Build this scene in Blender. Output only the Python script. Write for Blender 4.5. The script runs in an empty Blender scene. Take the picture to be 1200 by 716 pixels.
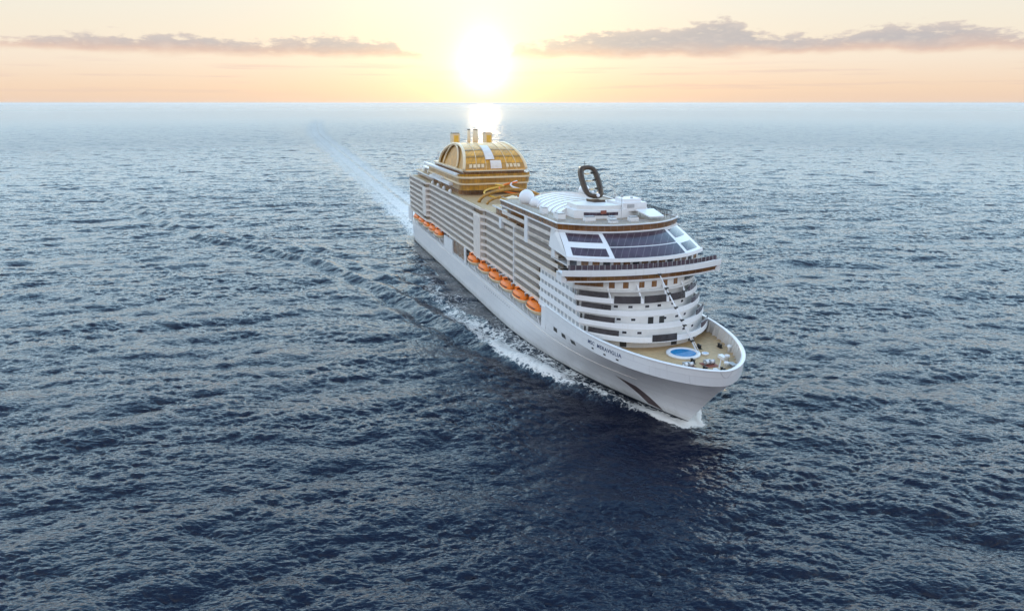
import bpy, bmesh, math, random
import numpy as np
from mathutils import Vector, Matrix, Euler

R = math.radians
random.seed(7)
scene = bpy.context.scene
col = scene.collection

# ------------------------------------------------------------------ camera
CAM_H = 84.2
PITCH = math.atan(237 / 850)
cam_d = bpy.data.cameras.new('camera')
cam = bpy.data.objects.new('camera', cam_d)
col.objects.link(cam)
cam.location = (0, 0, CAM_H)
cam.rotation_euler = (math.pi / 2 - PITCH, 0, 0)
cam_d.sensor_width = 36
cam_d.lens = 25.5
cam_d.clip_start = 1
cam_d.clip_end = 200000
scene.camera = cam

# ------------------------------------------------------------------ view, sampling
scene.view_settings.view_transform = 'Standard'
scene.view_settings.look = 'None'
scene.view_settings.exposure = 0.0
scene.view_settings.gamma = 1
scene.view_settings.use_curve_mapping = False
scene.render.engine = 'CYCLES'
scene.cycles.use_denoising = True
scene.cycles.use_adaptive_sampling = False
scene.cycles.max_bounces = 6
scene.cycles.diffuse_bounces = 2
scene.cycles.glossy_bounces = 3
scene.cycles.transmission_bounces = 3
scene.cycles.volume_bounces = 0
scene.cycles.sample_clamp_indirect = 4
scene.cycles.sample_clamp_direct = 12
scene.cycles.caustics_reflective = False
scene.cycles.caustics_refractive = False

# ------------------------------------------------------------------ sun
SUN_EL, SUN_AZ = 2.8, -2.1             # degrees; azimuth from +Y towards +X
sun_dir = Vector((math.sin(R(SUN_AZ)) * math.cos(R(SUN_EL)), math.cos(R(SUN_AZ)) * math.cos(R(SUN_EL)), math.sin(R(SUN_EL))))
sd = bpy.data.lights.new('sun', 'SUN')
sd.energy = 0.5
sd.angle = R(1.0)
sd.color = (1.0, 0.72, 0.42)
sun = bpy.data.objects.new('sun', sd)
col.objects.link(sun)
sun.rotation_euler = (-sun_dir).to_track_quat('-Z', 'Y').to_euler()
sun.location = (-200, 4000, 300)


# ------------------------------------------------------------------ node helpers
class NT:
    def __init__(self, tree):
        self.t = tree
        self.n = tree.nodes
        self.l = tree.links

    def new(self, typ, **kw):
        nd = self.n.new(typ)
        for k, v in kw.items():
            setattr(nd, k, v)
        return nd

    def put(self, sock, v):
        if isinstance(v, (int, float)):
            sock.default_value = v
        elif isinstance(v, (tuple, list, Vector)):
            sock.default_value = tuple(v) if len(v) != 3 or sock.type == 'VECTOR' else (*v, 1)
        elif v is not None:
            self.l.new(v, sock)

    def math(self, op, a, b=None, c=None, clamp=False):
        nd = self.new('ShaderNodeMath', operation=op)
        nd.use_clamp = clamp
        for i, v in enumerate((a, b, c)):
            if v is not None:
                self.put(nd.inputs[i], v)
        return nd.outputs[0]

    def vmath(self, op, a, b=None):
        nd = self.new('ShaderNodeVectorMath', operation=op)
        self.put(nd.inputs[0], a)
        if b is not None:
            self.put(nd.inputs[1], b)
        return nd.outputs['Value'] if op in ('DOT_PRODUCT', 'LENGTH', 'DISTANCE') else nd.outputs[0]

    def mix(self, f, a, b, blend='MIX'):
        nd = self.new('ShaderNodeMix', data_type='RGBA', blend_type=blend)
        self.put(nd.inputs[0], f)
        self.put(nd.inputs[6], a)
        self.put(nd.inputs[7], b)
        return nd.outputs[2]

    def ramp(self, f, pts, interp='LINEAR'):
        nd = self.new('ShaderNodeValToRGB')
        cr = nd.color_ramp
        cr.interpolation = interp
        while len(cr.elements) < len(pts):
            cr.elements.new(0.5)
        for e, (p, c) in zip(cr.elements, pts):
            e.position = p
            e.color = (*c, 1) if isinstance(c, (tuple, list)) else (c, c, c, 1)
        self.put(nd.inputs[0], f)
        return nd.outputs[0]

    def maprange(self, v, a, b, c=0.0, d=1.0, kind='SMOOTHSTEP'):
        nd = self.new('ShaderNodeMapRange', interpolation_type=kind)
        for i, x in enumerate((v, a, b, c, d)):
            self.put(nd.inputs[i], x)
        return nd.outputs[0]

    def noise(self, vec, scale, detail=4, rough=0.5, dim='3D', dist=0.0):
        nd = self.new('ShaderNodeTexNoise', noise_dimensions=dim)
        self.put(nd.inputs['Vector'], vec)
        nd.inputs['Scale'].default_value = scale
        nd.inputs['Detail'].default_value = detail
        nd.inputs['Roughness'].default_value = rough
        nd.inputs['Distortion'].default_value = dist
        return nd.outputs[0]

    def comb(self, x, y, z):
        nd = self.new('ShaderNodeCombineXYZ')
        for i, v in enumerate((x, y, z)):
            self.put(nd.inputs[i], v)
        return nd.outputs[0]


def srgb(r, g, b):
    f = lambda c: (c / 255 / 12.92) if c / 255 <= 0.04045 else ((c / 255 + 0.055) / 1.055) ** 2.4
    return (f(r), f(g), f(b))


# ------------------------------------------------------------------ world: dawn sky with a low cloud bank
world = bpy.data.worlds.new('World')
scene.world = world
world.use_nodes = True
w = NT(world.node_tree)
w.n.clear()
tc = w.new('ShaderNodeTexCoord')
D = tc.outputs['Generated']
sep = w.new('ShaderNodeSeparateXYZ')
w.l.new(D, sep.inputs[0])
dx, dy, dz = sep.outputs
DEG = 180 / math.pi
elev = w.math('MULTIPLY', w.math('ARCSINE', dz), DEG)
azim = w.math('MULTIPLY', w.math('ARCTAN2', dx, dy), DEG)
sky = w.new('ShaderNodeTexSky', sky_type='NISHITA')
sky.sun_disc = False
sky.sun_elevation = R(SUN_EL)
sky.sun_rotation = R(SUN_AZ)
sky.air_density = 1.0
sky.dust_density = 1.5
sky.ozone_density = 1.0
nishita = w.mix(1.0, sky.outputs[0], (0.10, 0.10, 0.10), 'MULTIPLY')
e01 = w.math('DIVIDE', elev, 90.0, clamp=True)
front = w.ramp(e01, [(0.0, srgb(244, 212, 186)), (0.012, srgb(249, 221, 194)), (0.032, srgb(251, 235, 216)), (0.052, srgb(250, 239, 220)),
                     (0.085, srgb(244, 243, 232)), (0.135, (2.7, 3.3, 3.65)), (0.23, (1.95, 2.95, 3.6)), (0.35, (0.75, 1.45, 2.15)), (0.6, (0.42, 0.78, 1.3)), (1.0, (0.30, 0.50, 0.82))])  # band above the view brightened beyond a real dawn to lift the sea
back = w.ramp(e01, [(0.0, srgb(196, 208, 226)), (0.1, srgb(240, 238, 246)), (0.25, srgb(232, 240, 252)), (0.5, srgb(196, 216, 240)), (1.0, (0.23, 0.36, 0.56))])
fb = w.maprange(dy, -0.5, 0.75)
grad = w.mix(fb, w.mix(1.0, back, (1.62, 1.6, 1.56), 'MULTIPLY'), front)  # sky behind the camera raised to brighten the ship's front
base_sky = w.mix(0.94, nishita, grad)
# aureole round the low sun
th = w.math('MULTIPLY', w.math('ARCCOSINE', w.vmath('DOT_PRODUCT', D, tuple(sun_dir))), DEG)
tall = w.vmath('LENGTH', w.comb(w.math('SUBTRACT', azim, SUN_AZ), w.math('MULTIPLY', w.math('SUBTRACT', elev, SUN_EL - 0.25), w.maprange(elev, SUN_EL - 1, SUN_EL + 3, 1.0, 0.8)), 0.0))
g1 = w.math('EXPONENT', w.math('MULTIPLY', w.math('POWER', w.math('DIVIDE', tall, 1.8), 2.0), -1.0))
g2 = w.math('EXPONENT', w.math('DIVIDE', tall, -4.6))
g3 = w.math('EXPONENT', w.math('DIVIDE', th, -11.0))
glow = w.mix(1.0, w.mix(1.0, w.mix(1.0, g1, (0.95, 0.9, 0.72), 'MULTIPLY'), w.mix(1.0, g2, (0.70, 0.54, 0.22), 'MULTIPLY'), 'ADD'),
             w.mix(1.0, g3, (0.12, 0.09, 0.02), 'MULTIPLY'), 'ADD')
# cloud bank: top height over azimuth (degrees), flat base
top_r = w.ramp(w.maprange(azim, -40, 40, 0, 1, 'LINEAR'),
               [(0.0, 0.47), (0.06, 0.52), (0.14, 0.60), (0.22, 0.62), (0.27, 0.58), (0.33, 0.64), (0.385, 0.60), (0.41, 0.50), (0.44, 0.25), (0.49, 0.3),
                (0.505, 0.58), (0.59, 0.70), (0.64, 0.71), (0.69, 0.79), (0.735, 0.64), (0.78, 0.62), (0.83, 0.69), (0.87, 0.68), (0.93, 0.56), (1.0, 0.50)], 'EASE')
cvec = w.comb(w.math('MULTIPLY', azim, 0.55), w.math('MULTIPLY', elev, 1.5), 0.0)
cn = w.noise(cvec, 1.3, 7, 0.6)
cn2 = w.noise(cvec, 0.5, 3, 0.5)
top_h = w.math('ADD', w.math('MULTIPLY', top_r, 7.4), w.math('MULTIPLY', w.math('SUBTRACT', cn, 0.5), 2.3))
base_h = w.math('ADD', 3.3, w.math('MULTIPLY', w.math('SUBTRACT', cn2, 0.5), 1.0))
ctop = w.maprange(w.math('SUBTRACT', top_h, elev), -0.05, 0.4)
cbot = w.maprange(w.math('SUBTRACT', elev, base_h), -0.25, 0.35)
cmask = w.math('MULTIPLY', ctop, cbot)
cmask = w.math('MULTIPLY', cmask, w.maprange(cn, 0.2, 0.5, 0.6, 1.0))
hazebar = w.math('MULTIPLY', w.maprange(w.noise(w.comb(w.math('MULTIPLY', azim, 0.09), w.math('MULTIPLY', elev, 2.1), 3.0), 1.0, 5, 0.55), 0.5, 0.66),
                 w.math('MULTIPLY', w.maprange(elev, 0.2, 1.2), w.maprange(elev, 2.4, 3.2, 1.0, 0.0)))
ccol = w.mix(w.maprange(w.math('SUBTRACT', elev, base_h), -0.1, 1.0), srgb(230, 192, 172), srgb(182, 178, 184))
ccol = w.mix(w.maprange(cn, 0.4, 0.75, 0, 0.35), ccol, srgb(238, 222, 210))
ccol = w.mix(w.maprange(w.math('SUBTRACT', top_h, elev), 0.0, 0.7, 0.45, 0.0), ccol, srgb(250, 226, 206))
skyc = w.mix(w.math('MULTIPLY', hazebar, 0.35), base_sky, srgb(226, 196, 184))
skyc = w.mix(w.math('MULTIPLY', cmask, 0.85), skyc, ccol)
skyc = w.mix(1.0, skyc, glow, 'ADD')
below = w.math('GREATER_THAN', dz, 0.0)
skyc = w.mix(below, srgb(190, 200, 206), skyc)
bg = w.new('ShaderNodeBackground')
w.l.new(skyc, bg.inputs[0])
bg.inputs[1].default_value = 1.0
wo = w.new('ShaderNodeOutputWorld')
w.l.new(bg.outputs[0], wo.inputs[0])

# ------------------------------------------------------------------ ship frame: X forward from the stern, Y to port, Z up from the water
SHIP_O = Vector((-46.72, 475.86, 0))
SHIP_A = math.atan2(-0.95163, 0.30725)
SC, SS = math.cos(SHIP_A), math.sin(SHIP_A)


# ------------------------------------------------------------------ materials
def material(name):
    m = bpy.data.materials.new(name)
    m.use_nodes = True
    nt = NT(m.node_tree)
    nt.n.clear()
    out = nt.new('ShaderNodeOutputMaterial')
    p = nt.new('ShaderNodeBsdfPrincipled')
    nt.l.new(p.outputs[0], out.inputs[0])
    return m, nt, p, out


# ------------------------------------------------------------------ sea
def ocean_tile(n, size, wind, lmin, lmax, hs, seed, spread=2, wdir=(0.0, 1.0), ex=3.7):
    rng = np.random.default_rng(seed)
    k1 = 2 * np.pi * np.fft.fftfreq(n, size / n)
    kx, ky = np.meshgrid(k1, k1, indexing='ij')
    k = np.hypot(kx, ky)
    k[0, 0] = 1
    L = wind ** 2 / 9.81
    wd = np.array(wdir) / np.hypot(*wdir)
    c = (kx * wd[0] + ky * wd[1]) / k
    P = np.exp(-1 / (k * L) ** 2) / k ** ex * (0.06 + np.abs(c) ** spread)
    lam = 2 * np.pi / k
    P *= (lam > lmin) * (lam < lmax)
    P[0, 0] = 0
    h = np.sqrt(P) * (rng.normal(size=(n, n)) + 1j * rng.normal(size=(n, n)))
    H = np.fft.ifft2(h).real
    s = hs / 4 / H.std()
    DX = np.fft.ifft2(-1j * kx / k * h).real * s
    DY = np.fft.ifft2(-1j * ky / k * h).real * s
    return np.stack([H * s, DX, DY], -1).astype(np.float32), size


def sample(tile, x, y):
    T, size = tile
    n = T.shape[0]
    u = (x / size * n) % n
    v = (y / size * n) % n
    i = np.floor(u).astype(int)
    j = np.floor(v).astype(int)
    fu = (u - i)[:, None].astype(np.float32)
    fv = (v - j)[:, None].astype(np.float32)
    i %= n
    j %= n
    i2 = (i + 1) % n
    j2 = (j + 1) % n
    return (T[i, j] * (1 - fu) + T[i2, j] * fu) * (1 - fv) + (T[i, j2] * (1 - fu) + T[i2, j2] * fu) * fv


def sstep(x, a, b):
    t = np.clip((x - a) / (b - a), 0, 1)
    return t * t * (3 - 2 * t)


def wl_half(X):
    """half breadth of the hull at the waterline"""
    X = np.asarray(X, float)
    s = np.clip((X - 190) / (308 - 190), 0, 1)
    b = 20.8 * (1 - s ** 2.0)
    return np.where(X < 25, 20.8 - 3 * np.clip((25 - X) / 25, 0, 1) ** 2, b)


def build_sea():
    big = ocean_tile(512, 430.0, 8.0, 6.0, 80.0, 1.7, 3, 5, (-0.25, 1.0), 4.0)
    mid = ocean_tile(768, 157.0, 4.5, 0.8, 7.0, 0.50, 5, 3.0, (0.12, 1.0), 3.2)
    # rings
    r = [2.0]
    while r[-1] < 92:
        r.append(r[-1] * 1.12 + 0.5)
    while r[-1] < 720:
        q = r[-1]
        r.append(q + min(max(q * q / 71500 * 0.9, 0.34), 0.8))
    while r[-1] < 60000:
        r.append(r[-1] + (0.8 + (r[-1] - 720) * 0.004 if r[-1] < 3000 else (r[-1] * 0.0125 - 28)))
    r = np.array(r)
    fine = np.linspace(-43, 43, 1380)
    coarse = np.concatenate([np.linspace(44, 180, 60), np.linspace(-180, -44, 60)[1:]])
    ang = np.radians(np.concatenate([fine, coarse]))
    nr, na = len(r), len(ang)
    Rr, A = np.meshgrid(r, ang, indexing='ij')
    x = (Rr * np.sin(A)).ravel()
    y = (Rr * np.cos(A)).ravel()
    rr = Rr.ravel()
    wb = 1 - sstep(rr, 1500, 14000)
    wm = 1 - sstep(rr, 800, 2600)
    B = sample(big, x, y) * wb[:, None]
    # second copy of the long waves, turned and enlarged, breaks the tile's repeat
    ca, sa = math.cos(0.5), math.sin(0.5)
    B2 = sample(big, (x * ca - y * sa) / 1.9 + 77, (x * sa + y * ca) / 1.9)
    M = sample(mid, x + 13, y)
    M *= wm[:, None]
    gust = 0.75 + 0.5 * np.clip(B2[:, 0] / 0.5 + 0.5, 0, 1)
    z = B[:, 0] + M[:, 0] * gust + B2[:, 0] * 0.55 * wb
    chop = 1.25
    x = x + chop * (B[:, 1] + M[:, 1])
    y = y + chop * (B[:, 2] + M[:, 2])
    # ship coordinates
    X = (x - SHIP_O.x) * SC + (y - SHIP_O.y) * SS
    Y = -(x - SHIP_O.x) * SS + (y - SHIP_O.y) * SC
    aY = np.abs(Y)
    # bow wave that spreads aft on both sides
    def ridge(off, amp, wid, start, end):
        yc = np.interp(X, [-900, -33, 7, 70, 126, 162, 230, 290, 309], [-560, 148, 116, 80, 60, 50, 33, 13, 1.5]) + off
        yc = np.where(X < -33, 148 + (-33 - X) * 0.42 + off, yc)
        f = np.exp(-((aY - yc) / wid) ** 2) * sstep(X, end, end + 150) * (1 - sstep(X, start - 6, start + 2))
        return f * amp
    z += ridge(0, 1.5, 3.6, 309, -500) + ridge(-13, 1.2, 4, 250, -400) + ridge(-26, 0.7, 4.5, 180, -300) + ridge(14, 0.5, 4, 200, -300)
    z -= ridge(6.5, 0.9, 4, 300, -400)
    calm = np.exp(-(Y / (20 + 0.02 * np.clip(-X, 0, 3000))) ** 2) * sstep(-X, 0, 20) * (1 - sstep(-X, 1500, 4000))
    z *= 1 - 0.55 * calm
    inside = (X > 0) & (X < 308) & (aY < wl_half(X) - 0.5)
    z = np.where(inside, np.minimum(z, 0.2) - 0.8, z)
    near = (X > -2) & (X < 312) & (aY < wl_half(X) + 6)
    z = np.where(near & ~inside, z * 0.5, z)
    # foam attribute
    hb = wl_half(np.clip(X, 0, 308))
    d = aY - hb
    edge = np.interp(X, [0, 60, 154, 186, 223, 252, 266, 279, 294, 304, 310], [9, 13, 20, 19, 16, 14.5, 11, 8.0, 6.5, 5.5, 3.5])
    t = d / edge
    side = np.where((t > -0.6) & (t < 1.15), 0.50 + 0.45 * np.exp(-((t - 0.80) / 0.28) ** 2), 0) * (1 - sstep(t, 0.92, 1.2))
    amp = np.interp(X, [-2, 30, 120, 190, 225, 262, 284, 291, 296, 306, 312], [0.14, 0.2, 0.3, 0.45, 0.68, 0.74, 0.46, 0.35, 0.85, 1.15, 0.9])
    foam = side * amp * ((X > -4) & (X < 312))
    foam = np.maximum(foam, 0.9 * np.exp(-((X - 309) / 3.2) ** 2 - (aY / 4.5) ** 2))
    hug = np.exp(-np.clip(d, 0, 99) / 1.0) * np.interp(X, [0, 200, 300, 308], [0.2, 0.25, 0.4, 0.9]) * ((X > 0) & (X < 311)) * (d > -1.0)
    foam = np.maximum(foam, hug)
    m = -X
    ww = 21 + 0.006 * np.clip(m, 0, 6000)
    yc = np.interp(m, [0, 500, 1700, 2500, 6000], [0, 4, 20, 60, 300])
    jit = sample(big, x * 0.7, y * 0.25)[:, 0] / 0.36
    u_ = np.abs(Y - yc) / ww + 0.05 * jit
    wake = (1 - sstep(u_, 0.3, 1.5)) * sstep(m, -3, 6) * np.interp(m, [0, 50, 300, 900, 2500, 5000], [0.85, 0.7, 0.58, 0.53, 0.45, 0.0])
    wake *= 1 - 0.55 * np.exp(-(((Y - yc) / ww - 0.18) / 0.09) ** 2) - 0.3 * np.exp(-(((Y - yc) / ww + 0.45) / 0.07) ** 2)
    foam = np.maximum(foam, wake)
    crest = np.clip((ridge(0, 1, 3.2, 309, -300)) * (0.25 + 0.5 * sstep(X, 150, 300)), 0, 1) * 0.55
    foam = np.maximum(foam, crest)
    z += np.where(foam > 0.45, (foam - 0.45) * 0.7, 0) * (X > 180)
    co = np.stack([x, y, z], -1).astype(np.float32)
    n0 = len(co)
    i, j = np.meshgrid(np.arange(nr - 1), np.arange(na), indexing='ij')
    j2 = (j + 1) % na
    q = np.stack([i * na + j, (i + 1) * na + j, (i + 1) * na + j2, i * na + j2], -1).reshape(-1, 4)[:, ::-1]
    me = bpy.data.meshes.new('sea')
    me.vertices.add(n0)
    me.vertices.foreach_set('co', co.ravel())
    me.loops.add(q.size)
    me.loops.foreach_set('vertex_index', q.ravel().astype(np.int32))
    me.polygons.add(len(q))
    me.polygons.foreach_set('loop_start', (np.arange(len(q)) * 4).astype(np.int32))
    me.polygons.foreach_set('use_smooth', np.ones(len(q), bool))
    me.update(calc_edges=True)
    at = me.attributes.new('foam', 'FLOAT', 'POINT')
    at.data.foreach_set('value', foam.astype(np.float32))
    o = bpy.data.objects.new('sea', me)
    col.objects.link(o)
    o['kind'] = 'structure'

    m_, s, p, out = material('sea_water')
    geo = s.new('ShaderNodeNewGeometry')
    P = geo.outputs['Position']
    camd = s.new('ShaderNodeCameraData')
    dist = s.vmath('DISTANCE', P, (0.0, 0.0, 84.0))
    fa = s.new('ShaderNodeAttribute', attribute_name='foam')
    foam_s = fa.outputs['Fac']
    mp = s.new('ShaderNodeMapping')
    s.l.new(P, mp.inputs[0])
    mp.inputs['Scale'].default_value = (0.4, 1.0, 1.0)
    mp.inputs['Rotation'].default_value = (0, 0, R(-10))
    v1 = mp.outputs[0]
    n_f = s.noise(v1, 1.6, 2.5, 0.45, dist=0.4)
    n_m = s.noise(v1, 0.26, 2, 0.5)
    n_c = s.noise(v1, 0.035, 2, 0.5)
    far = s.maprange(dist, 500, 1800)
    vfar = s.maprange(dist, 1200, 12000)
    b1 = s.new('ShaderNodeBump')
    s.put(b1.inputs['Strength'], s.math('MULTIPLY', s.maprange(dist, 200, 900, 1.0, 0.8), s.maprange(dist, 1500, 4500, 1.0, 0.0)))
    b1.inputs['Distance'].default_value = 0.28
    s.l.new(n_f, b1.inputs['Height'])
    b2 = s.new('ShaderNodeBump')
    s.put(b2.inputs['Strength'], s.math('MULTIPLY', far, s.maprange(dist, 2000, 6000, 1.0, 0.0)))
    b2.inputs['Distance'].default_value = 1.7
    s.l.new(n_m, b2.inputs['Height'])
    s.l.new(b1.outputs[0], b2.inputs['Normal'])
    b3 = s.new('ShaderNodeBump')
    s.put(b3.inputs['Strength'], s.math('MULTIPLY', vfar, s.maprange(dist, 5000, 30000, 1.0, 0.0)))
    b3.inputs['Distance'].default_value = 3.0
    s.l.new(n_c, b3.inputs['Height'])
    s.l.new(b2.outputs[0], b3.inputs['Normal'])
    # lacy foam
    f1 = s.noise(P, 0.55, 8, 0.68, dist=1.2)
    f2 = s.noise(P, 0.12, 4, 0.6, dist=0.5)
    vor = s.new('ShaderNodeTexVoronoi', feature='DISTANCE_TO_EDGE')
    nw = s.new('ShaderNodeTexNoise')
    s.l.new(P, nw.inputs['Vector'])
    nw.inputs['Scale'].default_value = 0.6
    nw.inputs['Detail'].default_value = 4
    warp = s.vmath('ADD', P, s.vmath('MULTIPLY', nw.outputs[1], (4.0, 4.0, 4.0)))
    s.l.new(warp, vor.inputs['Vector'])
    vor.inputs['Scale'].default_value = 0.42
    lace = s.maprange(vor.outputs['Distance'], 0.0, 0.28, 0.24, -0.12)
    sig = s.math('ADD', s.math('ADD', s.math('MULTIPLY', s.math('SUBTRACT', f1, 0.5), 1.5), s.math('MULTIPLY', s.math('SUBTRACT', f2, 0.5), 1.0)), lace)
    tot = s.math('ADD', s.math('MULTIPLY', foam_s, 1.5), sig)
    fm = s.math('MULTIPLY', s.maprange(tot, s.maprange(dist, 500, 900, 0.52, 0.3), s.maprange(dist, 500, 900, 0.98, 1.25)), s.maprange(foam_s, 0.04, 0.2))
    fm = s.math('MULTIPLY', fm, s.maprange(dist, 500, 900, 0.95, 0.68))
    s.put(p.inputs['Base Color'], s.mix(fm, s.mix(s.maprange(foam_s, 0.1, 0.7), (0.0004, 0.0040, 0.0185), (0.008, 0.032, 0.055)), (0.78, 0.76, 0.73)))
    s.put(p.inputs['Roughness'], s.math('ADD', s.math('MULTIPLY', fm, 0.6), s.math('SUBTRACT', s.maprange(dist, 300, 1800, 0.08, 0.30, 'LINEAR'), s.maprange(dist, 1800, 14000, 0.0, 0.04, 'LINEAR'))))
    p.inputs['IOR'].default_value = 1.333
    s.l.new(b3.outputs[0], p.inputs['Normal'])
    me.materials.append(m_)
    return o


sea = build_sea()

# ------------------------------------------------------------------ paint, glass, wood
def simple(name, color, rough=0.5, metal=0.0, var=0.06, scale=0.6, spec=0.5, streak=0.0, coat=0.0, alpha=None):
    m, s, p, out = material(name)
    tc_ = s.new('ShaderNodeTexCoord').outputs['Object']
    n = s.noise(tc_, scale, 5, 0.6)
    c = s.mix(s.maprange(n, 0.3, 0.7, 0, 1), tuple(x * (1 - var) for x in color), tuple(min(1, x * (1 + var)) for x in color))
    if streak:
        mp = s.new('ShaderNodeMapping')
        s.l.new(tc_, mp.inputs[0])
        mp.inputs['Scale'].default_value = (1.3, 1.3, 0.07)
        ns = s.noise(mp.outputs[0], 1.0, 4, 0.6)
        c = s.mix(s.maprange(ns, 0.55, 0.8, 0, streak), c, tuple(x * 0.55 * k for x, k in zip(color, (1.1, 0.95, 0.8))))
    s.put(p.inputs['Base Color'], c)
    p.inputs['Roughness'].default_value = rough
    p.inputs['Metallic'].default_value = metal
    p.inputs['Specular IOR Level'].default_value = spec
    p.inputs['Coat Weight'].default_value = coat
    return m


M = {}
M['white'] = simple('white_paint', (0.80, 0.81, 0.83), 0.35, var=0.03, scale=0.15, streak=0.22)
M['rail'] = simple('pale_rail_panel', (0.77, 0.70, 0.645), 0.3, var=0.08, scale=0.5)  # warm sun-glare veil over the sides is put into this colour
M['inner'] = simple('shaded_white_wall', (0.72, 0.71, 0.69), 0.5, var=0.05, scale=0.3, streak=0.12)  # greyer copy of the white, with the shade of set-back walls painted in
M['cabin'] = simple('shade_darkened_cabin_wall', (0.29, 0.20, 0.13), 0.5, var=0.12, scale=0.8)  # darkened: shade of the balcony recesses is put into the colour
M['glass'] = simple('dark_glass', (0.035, 0.03, 0.035), 0.12, var=0.4, scale=0.25, spec=0.8)
M['plum'] = simple('plum_tinted_glass', (0.062, 0.040, 0.060), 0.14, var=0.3, scale=0.2, spec=0.45)
M['bronze'] = simple('bronze_tinted_glass', (0.20, 0.085, 0.022), 0.14, var=0.35, scale=0.3, spec=0.9)
M['gold'] = simple('glare_gold_glass', (0.74, 0.34, 0.008), 0.35, metal=0.1, var=0.22, scale=0.25, spec=0.9)  # golden sun glare is painted into what is dark glass
M['amber'] = simple('glare_amber_glass', (0.42, 0.20, 0.008), 0.28, metal=0.1, var=0.3, scale=0.3, spec=0.9)  # deeper tone of the same glare, put into the glass colour
M['mast'] = simple('dark_bronze_metal', (0.055, 0.028, 0.012), 0.35, metal=0.1, var=0.35, scale=1.0)
M['cream'] = simple('cream_frame', (0.80, 0.64, 0.42), 0.4, var=0.05)
M['teak'] = simple('teak_deck', (0.52, 0.36, 0.19), 0.6, var=0.12, scale=0.8)
M['teak2'] = simple('weathered_deck', (0.36, 0.28, 0.21), 0.6, var=0.2, scale=0.5)
M['boot'] = simple('dark_boot_paint', (0.02, 0.024, 0.035), 0.3, var=0.3)
M['orange'] = simple('lifeboat_orange', (0.86, 0.19, 0.008), 0.45, var=0.12, scale=1.2, spec=0.3)
M['pool'] = simple('pool_water', (0.005, 0.22, 0.50), 0.05, var=0.12, scale=0.6)
M['steel'] = simple('grey_steel', (0.42, 0.43, 0.45), 0.45, metal=0.3, var=0.15)
M['dark'] = simple('black_fitting', (0.03, 0.03, 0.03), 0.5, var=0.3)
M['rust'] = simple('red_oxide_paint', (0.28, 0.085, 0.055), 0.6, var=0.2)
M['radome'] = simple('radome_white', (0.78, 0.80, 0.84), 0.4, var=0.02)
M['navy'] = simple('navy_lettering', (0.06, 0.09, 0.17), 0.5, var=0.1)
M['pocket'] = simple('anchor_shadow_paint', (0.075, 0.05, 0.055), 0.6, var=0.35, scale=0.4, streak=0.3)  # dark colour stands for the shadow inside the anchor pocket and recess
M['yellow'] = simple('yellow_slide', (0.75, 0.46, 0.06), 0.35, var=0.1)


# shell plating: welded seams, faint rust runs, stained waterline
def hull_paint():
    m, s, p, out = material('hull_paint')
    t = s.new('ShaderNodeTexCoord').outputs['Object']
    sp = s.new('ShaderNodeSeparateXYZ')
    s.l.new(t, sp.inputs[0])
    br = s.new('ShaderNodeTexBrick')
    s.put(br.inputs['Vector'], s.comb(sp.outputs[0], sp.outputs[2], 0.0))
    br.inputs['Scale'].default_value = 1.0
    br.inputs['Brick Width'].default_value = 9.0
    br.inputs['Row Height'].default_value = 2.7
    br.inputs['Mortar Size'].default_value = 0.05
    br.inputs['Mortar Smooth'].default_value = 0.3
    br.inputs['Color1'].default_value = (0.80, 0.81, 0.83, 1)
    br.inputs['Color2'].default_value = (0.76, 0.775, 0.80, 1)
    br.inputs['Mortar'].default_value = (0.62, 0.63, 0.66, 1)
    n1 = s.noise(t, 0.12, 4, 0.6)
    c = s.mix(s.maprange(n1, 0.35, 0.7, 0.0, 0.12), br.outputs[0], (0.60, 0.62, 0.66))
    streak_ = s.noise(s.comb(s.math('MULTIPLY', sp.outputs[0], 1.1), s.math('MULTIPLY', sp.outputs[2], 0.10), 0.0), 1.0, 5, 0.65)
    c = s.mix(s.maprange(streak_, 0.58, 0.78, 0.0, 0.30), c, (0.46, 0.38, 0.32))
    wl_n = s.noise(s.comb(sp.outputs[0], s.math('MULTIPLY', sp.outputs[2], 0.3), 1.0), 0.35, 5, 0.65)
    top_ = s.math('ADD', 1.0, s.math('MULTIPLY', wl_n, 3.2))
    c = s.mix(s.math('MULTIPLY', s.maprange(s.math('SUBTRACT', top_, sp.outputs[2]), -0.6, 1.2), 0.45), c, (0.36, 0.36, 0.33))
    s.put(p.inputs['Base Color'], c)
    p.inputs['Roughness'].default_value = 0.33
    b = s.new('ShaderNodeBump')
    b.inputs['Strength'].default_value = 0.5
    b.inputs['Distance'].default_value = 0.06
    s.put(b.inputs['Height'], s.math('ADD', br.outputs['Fac'], s.math('MULTIPLY', s.noise(t, 0.45, 2, 0.5), -3.0)))
    s.l.new(b.outputs[0], p.inputs['Normal'])
    return m


M['hullp'] = hull_paint()


# planked teak
def plank(m, wscale):
    s = NT(m.node_tree)
    p = [n for n in s.n if n.type == 'BSDF_PRINCIPLED'][0]
    old = p.inputs['Base Color'].links[0].from_socket
    t = s.new('ShaderNodeTexCoord').outputs['Object']
    wv = s.new('ShaderNodeTexWave', wave_type='BANDS', bands_direction='Y')
    s.l.new(t, wv.inputs[0])
    wv.inputs['Scale'].default_value = wscale
    wv.inputs['Distortion'].default_value = 0.4
    s.l.new(s.mix(s.maprange(wv.outputs[1], 0.0, 0.25, 0.35, 0.0), old, (0.16, 0.10, 0.05)), p.inputs['Base Color'])


plank(M['teak'], 1.1)
plank(M['teak2'], 0.9)


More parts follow.
